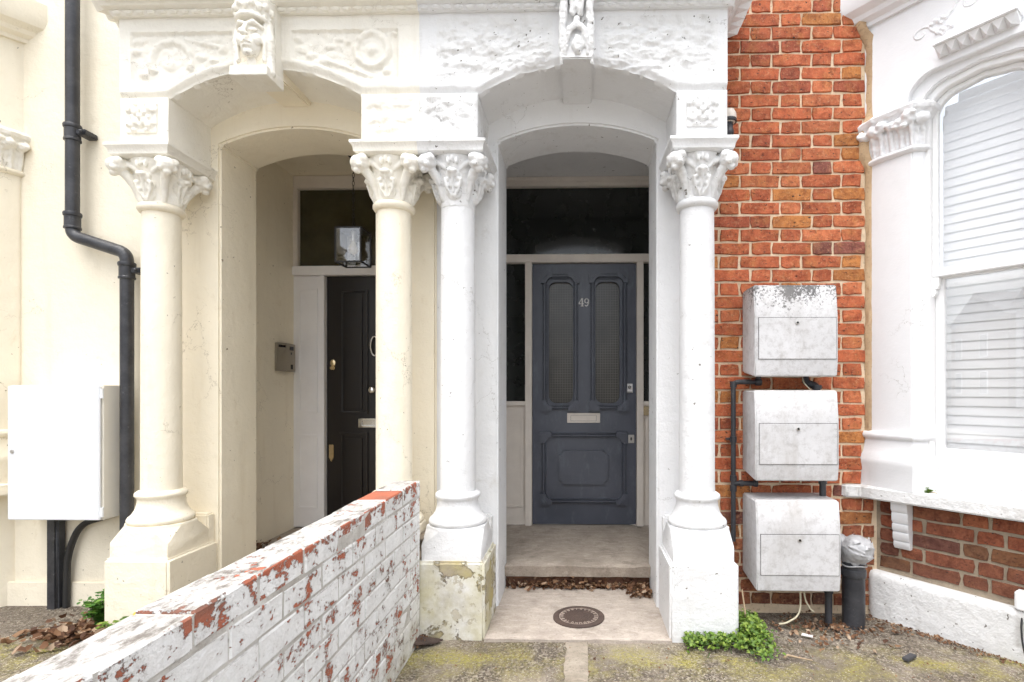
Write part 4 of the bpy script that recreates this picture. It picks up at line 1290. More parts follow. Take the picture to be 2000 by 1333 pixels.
    # upper sash sits in front of the lower one
    RZ0, RZ1 = 1.800, 1.842
    us = MB().ring(closed(.0005, RZ0), closed(.024, RZ1), B, -.050, -.012).build('upper_sash', 'sash', fro, bevel=.003)
    g = closed(.022, RZ1 - .004)
    MB().prism(g, B, -.034, -.030).build('pane', 'clear_glass', us)
    a, b = T0 + .0005, T1 - .0005
    lsh = MB().ring([(a, .756), (b, .756), (b, RZ0 + .03), (a, RZ0 + .03)], [(a + .040, .925), (b - .040, .925), (b - .040, RZ0 - .006), (a + .040, RZ0 - .006)], B, -.088, -.051).build('lower_sash', 'sash', fro, bevel=.003)
    MB().prism([(a + .038, .922), (b - .038, .922), (b - .038, RZ0 - .004), (a + .038, RZ0 - .004)], B, -.070, -.066).build('pane', 'clear_glass', lsh)
    hp = [(0, 0), (.030, 0), (.030, -.045), (.024, -.062), (.014, -.066), (.018, -.085), (.010, -.1), (0, -.104)]
    MB().prism([(T0 + u, RZ0 + .004 + v) for u, v in hp], B, -.0505, -.016).build('sash_horn', 'sash', us)
    # hood mould over the window head
    tc = .481
    def hood(pts, n0, n1, nm, mat, par, th):
        V = []; F = []
        for (t, z, nt, nz) in pts:
            V += [B(t, z, n0), B(t, z, n1), B(t + nt * th, z + nz * th, n1 - .008), B(t + nt * th, z + nz * th, n0)]
        k = len(pts)
        for i in range(k - 1):
            for j in range(4): F.append((i * 4 + j, i * 4 + (j + 1) % 4, i * 4 + 4 + (j + 1) % 4, i * 4 + 4 + j))
        F.append((0, 1, 2, 3)); F.append(tuple((k - 1) * 4 + j for j in range(4)))
        return MB().add(V, F).build(nm, mat, par, bevel=.004)
    pts = []
    for i in range(13):
        q = PI - i * PI / 24
        pts.append((.310 + .125 * math.cos(q), 2.690 + .125 * math.sin(q), math.cos(q), math.sin(q)))
    pts += [(2 * tc - t, z, -a_, b_) for t, z, a_, b_ in reversed(pts)]
    hd = hood(pts, .03, .085, 'hood_mould', mw, house, .050)
    hb = [(.318, 2.852, 0, 1), (2 * tc - .318, 2.852, 0, 1)]
    hood([(t, 2.895, 0, 1) for t in (.318, 2 * tc - .318)], .049, .150, 'hood_drip', mw, hd, .030)
    tm = MB()
    me = bpy.data.meshes.new('dogtooth')
    n = 7
    for i in range(n):
        a = lerp(.322, 2 * tc - .322, i / n); b = lerp(.322, 2 * tc - .322, (i + 1) / n); c_ = (a + b) / 2
        q = MB().add([B(a, 2.8945, .135), B(b, 2.8945, .135), B(b, 2.858, .075), B(a, 2.858, .075), B(c_, 2.853, .122), B(a, 2.8945, .06), B(b, 2.8945, .06)],
                     [(0, 1, 4), (1, 2, 4), (2, 3, 4), (3, 0, 4), (0, 5, 6, 1), (0, 3, 5), (1, 6, 2), (3, 2, 6, 5)])
        q.build('dogtooth', mw, hd)
    # little worn relief on the spandrel
    for ct, cz, r0, flip in ((.235, 3.035, .045, 1), (.440, 3.090, .062, -1)):
        m = MB()
        P_ = [B(ct + flip * r0 * (1 - i / 26) * math.cos(i * .36), cz + r0 * .8 * (1 - i / 26) * math.sin(i * .36), .049) for i in range(20)]
        m.chain(P_, [.008 - .0002 * i for i in range(20)])
        m.chain([B(ct + flip * r0, cz, .049), B(ct + flip * (r0 + .05), cz - .045, .049), B(ct + flip * (r0 + .10), cz - .02, .048)], [.008, .008, .004])
        for i in range(5): m.ell(B(ct + flip * (r0 + .03 + .016 * i), cz - .03 + .012 * (i % 2), .050), (.014, .010, .010))
        fuse('carved_scroll', m, mw, house, .0035, 1, .004, .02)
    # bay cornice, mitred round the corner
    path = [B(-.14, 0, -.0)[:2], B(-.045, 0, .05)[:2], B(TE + .2, 0, .05)[:2]]
    prof = [(0, 3.205), (.018, 3.205), (.022, 3.225), (.050, 3.240), (.060, 3.262), (.095, 3.285), (.11, 3.32), (.11, 3.42), (0, 3.42)]
    p2 = [BO[0] + 0, 0]
    V = []; F = []; m = len(prof)
    for t, ex in ((-.12, 0), (-.045, 0), (TE + .2, 0)):
        for o, z in prof:
            V.append(B(t - (o if t < 0 else 0), z, .05 + o if t > -.1 else -.06))
    for i in range(2):
        for j in range(m):
            k = (j + 1) % m; F.append((i * m + j, i * m + k, (i + 1) * m + k, (i + 1) * m + j))
    F.append(tuple(range(m))); F.append(tuple(2 * m + j for j in range(m)))
    MB().add(V, F).build('bay_cornice', mw, house, smooth=25)
    # dark panel standing in for the unlit room behind, and blind slats
    MB().prism([(T0 - .02, .70), (T1 + .02, .70), (T1 + .02, 2.76), (T0 - .02, 2.76)], B, -.30, -.28).build('room_backing', 'dark_room', house)
    if not mirror:
        bl = thing('venetian_blind', 'white venetian blind with thin slats behind the bay window glass', 'blind', B(tc, .93, -.15))
        z = .93; k = 0
        while z < 2.75:
            s = MB()
            a, b = T0 + .005, T1 - .005
            if z > 2.66: 
                sh = .10 * ((z - 2.66) / .09) ** 2; a += sh; b -= sh
            t0 = math.radians(80)
            dz, dn = .026 * math.sin(t0), .026 * math.cos(t0)
            s.add([B(a, z - dz, -.145 + dn), B(b, z - dz, -.145 + dn), B(b, z, -.143), B(a, z, -.143), B(b, z + dz, -.145 - dn), B(a, z + dz, -.145 - dn)], [(0, 1, 2, 3), (3, 2, 4, 5)])
            s.build('slat', 'slat', bl, smooth=180)
            z += .0475; k += 1
    return B
Bw = bay(houseW, False, ('bay_white', 'bay_white'))
Bc = bay(houseC, True, ('cream', 'cream_carved'))

# cracked base line of the cream wall
MB().box(-3.3, -2.40, 2.985, 3.0, -.05, .135).build('wall_base', 'cream', houseC, bevel=.006)

# ================================================================== LOW WALL
gw = thing('garden_wall', 'low white painted brick wall, red showing through peeling paint, between the two doorways', 'wall', (-.84, 1.4, 0))
core = MB().box(-.898, -.7823, .12, 2.618, -.05, .7755).xf(lambda x, y, z: (x + (2.3 - y) * .0165, y, z)).build('wall_core', 'painted_joint', gw)
rnd = random.Random(21)
wc = {}
def wall_brick(L, seed):
    key = (round(L, 3), seed)
    if key in wc: return wc[key]
    r_ = random.Random(seed)
    w_, h_ = .060, .0358
    m = MB().box(-w_, w_, -L / 2, L / 2, -h_, h_)
    me = bpy.data.meshes.new('brick'); me.from_pydata(m.v, [], m.f)
    bm = bmesh.new(); bm.from_mesh(me); bmesh.ops.recalc_face_normals(bm, faces=bm.faces)
    bmesh.ops.bevel(bm, geom=bm.edges[:], offset=.0035, segments=1, affect='EDGES')
    for v in bm.verts: v.co += Vector((r_.uniform(-.0016, .0016), r_.uniform(-.0025, .0025), r_.uniform(-.002, .002)))
    bm.to_mesh(me); bm.free(); me.materials.append(M['painted_brick'])
    me.polygons.foreach_set('use_smooth', [True] * len(me.polygons)); me.set_sharp_from_angle(angle=R(22))
    wc[key] = me; return me
for k in range(10):
    z = .7425 - .078 * k
    ph = 1.912 if k % 2 == 0 else 1.912 + .109
    y = ph - .2185 * 9
    while y < 2.62:
        a, b = max(y, .12), min(y + .2185, 2.615)
        y += .2185
        if b - a < .03: continue
        L = b - a - rnd.uniform(.005, .008)
        o = bpy.data.objects.new('brick', wall_brick(round(L / .005) * .005, rnd.randrange(5))); C.objects.link(o)
        o.parent = gw; o.matrix_parent_inverse = gw.matrix_basis.inverted()
        o.location = (-.840 + (2.3 - (a + b) / 2) * .0165 + rnd.uniform(-.002, .002), (a + b) / 2, z + rnd.uniform(-.001, .001) + (rnd.uniform(-.001, .003) if k == 0 else 0))
        o.rotation_euler = (rnd.uniform(-.004, .004), 0, .0165 + rnd.uniform(-.004, .004))
        bare = 1.0 if (k == 0 and a < 2.24 < b) else 0.0
        o.color = (bare, rnd.choice((.3, .45, .5, .6, .85)), 0, 1)

# crumbled mortar in the gap between wall and pedestal
m = MB()
for i in range(26):
    z = .02 + .50 * (i / 26)
    m.ell((-.815 + random.uniform(-.02, .012), 2.70 + random.uniform(-.04, .06), z + random.uniform(-.02, .02)), (random.uniform(.012, .03), random.uniform(.015, .03), random.uniform(.012, .03)))
m.box(-.835, -.795, 2.70, 2.98, 0, .48)
dbg = fuse('mortar_rubble', m, 'debris', houseC, .006, 1, .015, .03)

# ================================================================== THINGS on the right
def meter_box(zb, zt, yf, mould, label, x0=.895, x1=1.316):
    t = thing('meter_box', label, 'meter box', ((x0 + x1) / 2, 3.0, zb), 'gas meter boxes on the brick wall')
    mt = 'meter_mould' if mould else 'meter'
    h = zt - zb
    side = [(2.99, zb + .03), (2.99, zt), (yf + .026, zt), (yf + .018, zt - .010), (yf, zb + h * .66), (yf - .001, zb + h * .17), (yf + .010, zb)]
    MB().prism(side, lambda u, v, d: (d, u, v), x0, x1).build('body', mt, t, bevel=.008, seg=3)
    a, b, e, f_ = x0 + .018, x1 - .012, zb + .19 * h, zb + .635 * h
    MB().ring([(a - .0018, e - .0016), (b + .0018, e - .0016), (b + .0018, f_ + .0026), (a - .0018, f_ + .0026)], [(a, e), (b, e), (b, f_), (a, f_)], XZ, yf - .0035, yf + .004).build('lid_gap', 'seam_grey', t)  # dark strip drawn round the lid in place of a shaded gap
    ld = MB().box(a, b, yf - .006, yf + .004, e, f_).build('lid', mt, t, bevel=.002)
    cx = (a + b) / 2 - .002; cz = f_ - .026
    lk = MB().lathe([(.010, 0), (.010, .004), (.007, .005)], (0, 0, 0), seg=20).xf(lambda x, y, z: (cx + x, yf - .006 - z, cz + y)).build('lock', 'steel', ld, smooth=40)
    MB().lathe([(.006, 0), (.006, .0015)], (0, 0, 0), seg=14).xf(lambda x, y, z: (cx + x, yf - .0105 - z, cz + y)).build('keyhole', 'dark', lk)
    return t
meter_box(1.292, 1.766, 2.775, True, 'topmost grey meter box on the brick wall, black mould across its top')
meter_box(.757, 1.222, 2.765, False, 'middle of three grey meter boxes, above the window sill level')
meter_box(.200, .660, 2.745, False, 'lowest grey meter box on the brick wall, just above the weeds')

def bend(pts, r=.04, n=6):
    """round the corners of a polyline"""
    P_ = [Vector(p) for p in pts]; out = [P_[0]]
    for i in range(1, len(P_) - 1):
        a, b, c = P_[i - 1], P_[i], P_[i + 1]
        ra = min(r, (a - b).length * .45, (c - b).length * .45)
        p, q = b + (a - b).normalized() * ra, b + (c - b).normalized() * ra
        for k in range(n + 1):
            t = k / n; out.append(p * (1 - t) ** 2 + b * 2 * t * (1 - t) + q * t * t)
    out.append(P_[-1]); return out

gp = thing('gas_pipe', 'thin black gas pipe with elbows down the brick left of the meter boxes', 'pipe', (.85, 2.96, .45))
MB().tube(bend([(.97, 2.955, 1.30), (.97, 2.955, 1.268), (.835, 2.955, 1.268), (.835, 2.955, .40)], .03), .0135, 12).build('pipe', 'pipe', gp, smooth=60)
MB().tube([(.835, 2.955, .715), (.96, 2.955, .715)], .0135, 12).build('branch', 'pipe', gp, smooth=60)
for z in (1.255, .955, .742, .688): MB().tube([(.835, 2.955, z - .016), (.835, 2.955, z + .016)], .0185, 12).build('coupling', 'pipe', gp, smooth=40)
for x in (.868, .945): MB().tube([(x, 2.955, .715), (x + .02, 2.955, .715)], .0185, 12).build('coupling', 'pipe', gp, smooth=40)
MB().tube([(.955, 2.955, 1.268), (.985, 2.955, 1.268)], .020, 12).build('elbow', 'pipe', gp, smooth=40)
MB().box(.80, .835, 2.965, 2.99, .950, .962).build('clip', 'pipe', gp)

g2 = thing('gas_pipe', 'short black elbow pipe in the gap below the topmost meter box', 'pipe', (1.26, 2.95, 1.23))
MB().tube(bend([(1.215, 2.94, 1.30), (1.22, 2.93, 1.262), (1.262, 2.90, 1.245), (1.262, 2.90, 1.20)], .03), .019, 12).build('pipe', 'pipe', g2, smooth=60)
MB().tube([(1.262, 2.90, 1.228), (1.262, 2.90, 1.25)], .025, 12).build('coupling', 'pipe', g2, smooth=40)
g3 = thing('gas_pipe', 'short black upright pipe between middle and lowest meter boxes', 'pipe', (1.30, 2.9, .66))
MB().tube([(1.293, 2.90, .77), (1.293, 2.90, .64)], .017, 12).build('pipe', 'pipe', g3, smooth=60)
MB().tube([(1.293, 2.90, .725), (1.293, 2.90, .75)], .022, 12).build('coupling', 'pipe', g3, smooth=40)
g4 = thing('gas_pipe', 'black upright pipe rising from the ground into the lowest meter box', 'pipe', (1.29, 2.85, 0))
MB().tube([(1.292, 2.83, -.02), (1.292, 2.83, .22)], .018, 12).build('pipe', 'pipe', g4, smooth=60)
MB().tube([(1.292, 2.83, .17), (1.292, 2.83, .196)], .023, 12).build('coupling', 'pipe', g4, smooth=40)

tag(MB().tube(bend([(1.185, 2.90, 1.295), (1.18, 2.87, 1.262), (1.215, 2.86, 1.222), (1.22, 2.88, 1.215)], .02), .003, 6).build('wire', 'cream_cable', None, smooth=60), 'thin cream wire crossing the gap below the topmost meter box', 'wire')
tag(MB().tube(bend([(1.155, 2.87, .215), (1.158, 2.85, .12), (1.135, 2.82, .05), (1.06, 2.80, .02), (1.03, 2.81, .012)], .05), .005, 8).build('cable', 'cream_cable', None, smooth=60), 'pale cable curling onto the ground below the lowest meter box', 'cable')
tag(MB().tube(bend([(1.175, 2.87, .215), (1.18, 2.85, .12), (1.205, 2.84, .075), (1.22, 2.84, .065)], .04), .0045, 8).build('cable', 'cream_cable', None, smooth=60), 'short pale cable stub hanging below the lowest meter box', 'cable')

# soil pipe stub with a bag tied over its mouth
sp_ = thing('soil_pipe', 'stubby black soil pipe with a grey plastic bag tied over its mouth', 'pipe', (1.425, 2.84, 0))
MB().lathe([(.055, -.02), (.055, .05), (.054, .24), (.0545, .255), (.060, .258), (.062, .275), (.060, .292), (.055, .296), (.055, .345), (.05, .35)], (1.425, 2.84, 0), seg=36).build('pipe', 'pipe', sp_, smooth=40)
bm_ = MB()
bm_.ell((1.432, 2.815, .400), (.078, .075, .072), seg=20, rings=14)
bm_.lathe([(.050, .315), (.060, .335), (.066, .37), (.06, .42)], (1.425, 2.84, 0), seg=24)
bm_.ell((1.37, 2.87, .405), (.055, .05, .06))
rr = random.Random(4)
for i in range(16):
    a = rr.uniform(0, 2 * PI); b = rr.uniform(-.6, 1)
    p = Vector((math.cos(a) * math.cos(b), math.sin(a) * math.cos(b), math.sin(b))) * .070
    q = Vector((-math.sin(a), math.cos(a), rr.uniform(-.6, .6))).normalized() * .04
    c0 = Vector((1.432, 2.815, .40))
    bm_.chain([c0 + p - q, c0 + p * 1.06, c0 + p + q], [.003, .006, .003])
fuse('bag', bm_, 'bag', sp_, .0042, 1, .016, .04)
MB().tube([(1.425 + .0625 * math.cos(t), 2.84 + .0625 * math.sin(t), .318 + .004 * math.sin(3 * t)) for t in [2 * PI * i / 24 for i in range(25)]], .0035, 6).build('tie', 'bag', sp_, smooth=60)

# outdoor socket at the right edge
sk_ = thing('junction_box', 'small white junction box on the bay brickwork at the right edge', 'junction box', Bw(.66, .27, .02))
MB().prism([(.612, .228), (.715, .228), (.715, .315), (.612, .315)], Bw, .008, .058).build('box', 'sash', sk_, bevel=.008, seg=3)
tag(MB().tube(bend([Bw(.640, .232, .035), Bw(.638, .17, .060), Bw(.645, .10, .075), Bw(.665, .02, .09), Bw(.70, .004, .12)], .05), .0042, 8).build('cable', 'cable', None, smooth=60), 'thin black cable hanging from the junction box at the right edge', 'cable')

# security fixture shaped as a small capped pipe standing on the abacus return
vp = thing('security_fixture', 'security fixture, short black pipe with a domed cream cap against the brick beside the porch', 'pipe', (.80, 2.87, 2.47))
MB().lathe([(.020, 0), (.020, .12), (.024, .125), (.024, .145), (.020, .15), (.020, .20)], (.795, 2.89, 2.465), seg=20).build('pipe', 'pipe', vp, smooth=40)
MB().lathe([(.030, .185), (.038, .192), (.038, .215), (.036, .232), (.026, .252), (.010, .260)], (.795, 2.89, 2.465), seg=24).build('cap', 'joinery', vp, smooth=60)
MB().lathe([(.0385, .186), (.0395, .190), (.0395, .200), (.0385, .203)], (.795, 2.89, 2.465), seg=24).build('cap_rim', 'black_plastic', vp, smooth=60)

# ================================================================== THINGS in the doorways
ch = thing('coal_hole_cover', 'round rusty iron coal hole cover with raised lettering, set in the pale slab', 'cover', (.0, 2.83, .016))
CC = (-.008, 2.862, .0175); RR = .1365
base = MB().lathe([(RR, -.01), (RR, .003), (RR - .006, .006), (.108, .006), (.106, .003), (.078, .003), (.076, .006), (.0, .006)], CC, seg=64).build('plate', 'iron', ch, smooth=30)
# studs in the middle
sm_ = bpy.data.meshes.new('stud'); q = MB().ell((0, 0, 0), (.0042, .0042, .003), seg=6, rings=4); sm_.from_pydata(q.v, [], q.f); sm_.materials.append(M['iron'])
for ring_, cnt in ((.012, 5), (.027, 12), (.042, 18), (.057, 25), (.070, 30)):
    for i in range(cnt):
        a = 2 * PI * i / cnt
        o = bpy.data.objects.new('stud', sm_); C.objects.link(o); o.parent = base
        o.location = (CC[0] + ring_ * math.cos(a), CC[1] + ring_ * math.sin(a), CC[2] + .0065)
# raised ring letters: LONDON along the near side, worn-away letters elsewhere
GL = {'L': [[(-.4, .5), (-.4, -.5), (.4, -.5)]], 'O': [[(.4 * math.cos(t), .5 * math.sin(t)) for t in [2 * PI * i / 10 for i in range(11)]]],
      'N': [[(-.4, -.5), (-.4, .5), (.4, -.5), (.4, .5)]], 'D': [[(-.4, .5), (-.4, -.5), (.1, -.45), (.4, -.1), (.4, .1), (.1, .45), (-.4, .5)]]}
def letter(chh, ang):
    cr = .092; hh = .021
    m = MB()
    for st_ in GL[chh]:
        P_ = []
        for u, v in st_:
            # reads from the street side: letter feet point away from the centre
            rr_ = cr - v * hh; tt = ang + u * hh * .72 / cr
            P_.append((CC[0] + rr_ * math.cos(tt), CC[1] + rr_ * math.sin(tt), CC[2] + .0045))
        m.tube(P_, .0021, 5)
    m.build('letter', 'letter', base)
for i, chh in enumerate('LONDON'): letter(chh, -PI / 2 + (i - 2.5) * .245)
for i in range(18):
    a = -PI / 2 + .245 * 3.6 + i * (2 * PI - .245 * 7.2) / 17
    rr2 = random.Random(i)
    m = MB()
    for v in (-.35, .35) if i % 3 else (0,):
        m.tube([(CC[0] + (.092 - u * .019) * math.cos(a + v * .10), CC[1] + (.092 - u * .019) * math.sin(a + v * .10), CC[2] + .0040) for u in (-.5, .5)], .0021, 5)
    m.build('worn_letter', 'letter', base)
MB().lathe([(.104, .0), (.104, .0050), (.101, .0050), (.101, .0)], CC, seg=64).build('ring', 'letter', base)

# lantern hanging in the cream porch
LX, LY = -1.598, 3.75
ln = thing('hanging_lantern', 'square black framed glass lantern hanging on a chain in the cream porch', 'lantern', (LX, LY, 2.11))
a = .088; z0, z1 = 2.112, 2.348
fr = MB()
for sx in (-1, 1):
    for sy in (-1, 1): fr.box(LX + sx * a - .005, LX + sx * a + .005, LY + sy * a - .005, LY + sy * a + .005, z0, z1)
    for z in (z0, z1):
        fr.box(LX - a, LX + a, LY + sx * a - .005, LY + sx * a + .005, z - .005, z + .005)
        fr.box(LX + sx * a - .005, LX + sx * a + .005, LY - a, LY + a, z - .0049, z + .0049)
fr.build('frame', 'black_metal', ln)
MB().box(LX - a, LX + a, LY - a, LY + a, z1 - .003, z1 + .003).build('lid', 'black_metal', ln)
for sx in (-1, 1):
    MB().box(LX + sx * a - .001, LX + sx * a + .001, LY - a, LY + a, z0, z1).build('pane', 'clear_glass', ln)
    MB().box(LX - a, LX + a, LY + sx * a - .001, LY + sx * a + .001, z0, z1).build('pane', 'clear_glass', ln)
MB().lathe([(.014, 0), (.014, -.05), (.020, -.055), (.020, -.075)], (LX, LY, z1), seg=16).build('lamp_holder', 'steel', ln, smooth=40)
MB().lathe([(.012, 0), (.016, -.015), (.030, -.045), (.033, -.066), (.024, -.088), (.006, -.098)], (LX, LY, z1 - .07), seg=20).build('bulb', 'bulb', ln, smooth=60)
MB().lathe([(.045, 0), (.045, -.018), (.028, -.035), (.01, -.038)], (LX, LY, 2.9005), seg=24).build('ceiling_rose', 'black_metal', ln, smooth=40)
z = z1 + .004; i = 0
while z < 2.862:
    ring_ = [(LX + (.008 * math.sin(t) if i % 2 else 0), LY + (0 if i % 2 else .008 * math.sin(t)), z + .017 - .017 * math.cos(t)) for t in [2 * PI * k / 10 for k in range(11)]]
    MB().tube(ring_, .0022, 5, cap=False).build('chain_link', 'black_metal', ln, smooth=60)
    z += .0285; i += 1

# intercom on the side wall of the cream porch
ic = thing('intercom_panel', 'grey bronze intercom panel with a tiny dark screen on the cream porch wall', 'intercom', (-2.22, 3.99, 1.37))
prf = [(3.885, 0), (3.885, .018), (3.985, .052), (4.10, .040), (4.10, 0)]
MB().prism(prf, lambda u, v, d: (-2.2395 + v, u, d), 1.368, 1.578).build('body', 'intercom', ic, bevel=.003)
def icp(u0, u1, z0, z1, nm, mt):
    def pt(u, v, d):
        k = (u - 3.985) / (4.10 - 3.985); return (-2.2395 + lerp(.052, .040, k) + d, u, v)
    MB().prism([(u0, z0), (u1, z0), (u1, z1), (u0, z1)], pt, -.001, .003).build(nm, mt, ic)
icp(4.000, 4.062, 1.528, 1.556, 'screen', 'screen')
icp(4.020, 4.034, 1.495, 1.512, 'call_button', 'black_plastic')
icp(4.018, 4.050, 1.385, 1.42, 'card_reader', 'dark')
MB().prism([(3.90, 1.545), (3.955, 1.545), (3.955, 1.562), (3.90, 1.562)], lambda u, v, d: (-2.2395 + lerp(.018, .052, (u - 3.885) / .1) + d, u, v), -.001, .002).build('name_plate', 'screen', ic)

# ================================================================== THINGS on the left
dp = thing('downpipe', 'tall black iron downpipe with a swan neck on the cream wall', 'downpipe', (-2.52, 2.93, 0))
MB().tube([(-2.83, 2.93, 3.8), (-2.83, 2.93, 2.20)], .0325, 20).build('pipe', 'pipe', dp, smooth=60)
MB().tube(bend([(-2.83, 2.93, 2.18), (-2.83, 2.93, 2.085), (-2.52, 2.93, 1.985), (-2.52, 2.93, 1.88)], .075, 8), .0325, 20).build('offset_bend', 'pipe', dp, smooth=60)
MB().tube([(-2.52, 2.93, 1.90), (-2.52, 2.93, -.02)], .0325, 20).build('pipe', 'pipe', dp, smooth=60)
def collar(x, z):
    MB().lathe([(.033, -.045), (.040, -.043), (.040, -.034), (.037, -.030), (.037, .024), (.041, .028), (.043, .040), (.040, .048), (.033, .049)], (x, 2.93, z), seg=28).build('collar', 'pipe', dp, smooth=35)
for x, z, br in ((-2.83, 2.655, 1), (-2.83, 2.165, 0), (-2.52, 1.885, 1)):
    collar(x, z)
    if br:
        b = MB().box(x + .03, x + .085, 2.915, 2.999, z - .012, z + .018).build('bracket', 'pipe', dp, bevel=.005)
        MB().ell((x + .065, 2.91, z + .003), (.010, .010, .010)).build('bolt', 'pipe', b, smooth=60)

cb = thing('meter_cabinet', 'large white utility cabinet on the cream wall, left of the downpipe', 'cabinet', (-2.83, 2.9, .52))
x0, x1 = -3.094, -2.578
MB().box(x0, x1, 2.845, 3.0, .520, 1.250).build('body', 'cabinet_side', cb, bevel=.004)
dr = MB().box(x0 + .002, x1 - .006, 2.828, 2.842, .523, 1.247).build('door', 'cabinet', cb, bevel=.004)
MB().lathe([(.010, 0), (.010, .004), (.004, .005)], (0, 0, 0), seg=16).xf(lambda x, y, z: (x0 + .030 + x, 2.828 - z, .892 + y)).build('lock', 'steel', dr, smooth=40)
for z in (1.205, .565): MB().lathe([(.009, -.026), (.009, .026)], (x1 - .001, 2.838, z), seg=12).build('hinge', 'cabinet', cb, smooth=40)

dc = thing('cable_duct', 'black plastic duct from the white cabinet down to the ground', 'duct', (-2.955, 2.95, 0))
MB().box(-2.995, -2.925, 2.935, 2.999, -.03, .519).build('channel', 'pipe', dc, bevel=.014, seg=3)
tag(MB().tube(bend([(-2.60, 2.97, .555), (-2.66, 2.965, .515), (-2.82, 2.965, .47), (-2.893, 2.965, .30), (-2.90, 2.965, .0)], .12, 8), .017, 12).build('cable', 'cable', None, smooth=60), 'thick black cable curving down beside the duct under the cabinet', 'cable')

# ================================================================== PLANTS, LEAVES, BITS
def leaves(name, mat, n, pos, size, seed, fold=.3, flat=.5, sides=6):
    rr = random.Random(seed); V = []; F = []
    for i in range(n):
        p = Vector(pos(rr)); s = rr.uniform(*size)
        nrm = Vector((rr.gauss(0, flat), rr.gauss(0, flat) - flat * .5, 1)).normalized()
        a = nrm.orthogonal().normalized(); b = nrm.cross(a); t = rr.uniform(0, 2 * PI)
        a, b = a * math.cos(t) + b * math.sin(t), b * math.cos(t) - a * math.sin(t)
        o = len(V)
        V.append(p - nrm * s * fold * .5)
        for k in range(sides):
            q = 2 * PI * k / sides
            rad = s * (1 + .22 * math.cos(3 * q)) * rr.uniform(.85, 1.1)
            V.append(p + a * rad * math.cos(q) + b * rad * math.sin(q) * .85 + nrm * s * fold * rr.uniform(-.4, .6))
        F += [(o, o + 1 + k, o + 1 + (k + 1) % sides) for k in range(sides)]
    m = MB(); m.v = [tuple(v) for v in V]; m.f = F
    me = bpy.data.meshes.new(name); me.from_pydata(m.v, [], m.f)
    return link(name, me, mat, None, 60)

def weed_pos(rr):
    # creeping along the pedestal front and thick in its right-hand corner
    while True:
        u = rr.random()
        if u < .38:
            x = rr.uniform(.50, .80); y = 2.63 - abs(rr.gauss(0, .045)) - .005; h = .055
        else:
            x = rr.gauss(.835, .038); y = rr.gauss(2.64, .09); h = .11 if x < .90 else .06
            if x < .782 and y > 2.625: continue
            if y > 2.98: continue
        if x > 1.0 or y < 2.36: continue
        d = math.hypot((x - .85) / .13, (y - 2.70) / .22)
        hh = h * max(.15, 1 - d * .5) if u >= .38 else h * (.4 + .6 * rr.random())
        return (x, y, .005 + hh * rr.random() ** .6)
wd = thing('weed_clump', 'bright green creeping weeds at the foot of the white pedestal by the meter boxes', 'plant', (.82, 2.63, 0))
o = leaves('foliage', 'weed', 1900, weed_pos, (.004, .0125), 1, .35, .55); adopt(o, wd)
sm2 = MB()
rr = random.Random(9)
for i in range(40):
    x, y, z = weed_pos(rr); sm2.tube([(x, y, 0), (x + rr.uniform(-.01, .01), y + rr.uniform(-.01, .01), z)], .0015, 4)
sm2.build('stem', 'fern', wd)

def fern(cx, cy, n, h, spread, seed, label, flower=None):
    t = thing('weed_plant', label, 'plant', (cx, cy, 0))
    rr = random.Random(seed); V = []; F = []; stm = MB()
    for i in range(n):
        a = rr.uniform(0, 2 * PI); L = rr.uniform(.5, 1) * h; sp = rr.uniform(.3, 1) * spread
        P_ = [Vector((cx + math.cos(a) * sp * s * s, cy + math.sin(a) * sp * s * s, L * math.sin(s * 1.5))) for s in [k / 8 for k in range(9)]]
        stm.tube(P_, .0018, 4)
        for k in range(2, 9):
            for s in (-1, 1):
                for rep in range(2):
                    p = P_[k] + Vector((rr.uniform(-.012, .012), rr.uniform(-.012, .012), rr.uniform(-.012, .012)))
                    d = Vector((-math.sin(a) * s + rr.uniform(-.4, .4), math.cos(a) * s + rr.uniform(-.4, .4), rr.uniform(-.2, .3))).normalized()
                    w_ = d.cross(Vector((rr.uniform(-.5, .5), rr.uniform(-.8, .2), 1))).normalized() * .008
                    l_ = rr.uniform(.016, .030); o = len(V)
                    V += [p, p + d * l_ * .35 + w_, p + d * l_ * .75 + w_ * .8, p + d * l_, p + d * l_ * .75 - w_ * .8, p + d * l_ * .35 - w_]
                    F += [(o, o + 1, o + 2, o + 3), (o, o + 3, o + 4, o + 5)]
    me = bpy.data.meshes.new('foliage'); me.from_pydata([tuple(v) for v in V], [], F)
    link('foliage', me, 'fern' if not flower else 'weed', t, 0)
    stm.build('stem', 'fern', t)
    if flower:
        f = MB()
        for i in range(9):
            a = 2 * PI * i / 9
            c_ = Vector(flower); f.ell(c_ + Vector((.009 * math.cos(a), .004 * math.sin(a), .009 * math.sin(a))), (.006, .004, .006), seg=6, rings=4)
        f.build('flower', 'petal', t)
fern(-2.46, 2.70, 26, .17, .10, 2, 'dark green leafy weed at the outer corner of the cream pedestal')
fern(-2.22, 2.57, 22, .12, .10, 4, 'pale green weed with a yellow flower in front of the cream pedestal', (-2.15, 2.55, .135))

t = thing('sprig', 'tiny yellow green sprig growing on the white window sill', 'plant', Bw(.25, .706, .05))
o = leaves('foliage', 'weed', 60, lambda rr: Bw(.262 + rr.gauss(0, .016), .709 + abs(rr.gauss(0, .008)), .055 + rr.gauss(0, .008)), (.005, .010), 6); adopt(o, t)
MB().tube([Bw(.235, .709, .055), Bw(.262, .713, .056), Bw(.31, .709, .058)], .002, 4).build('stem', 'twig', t)

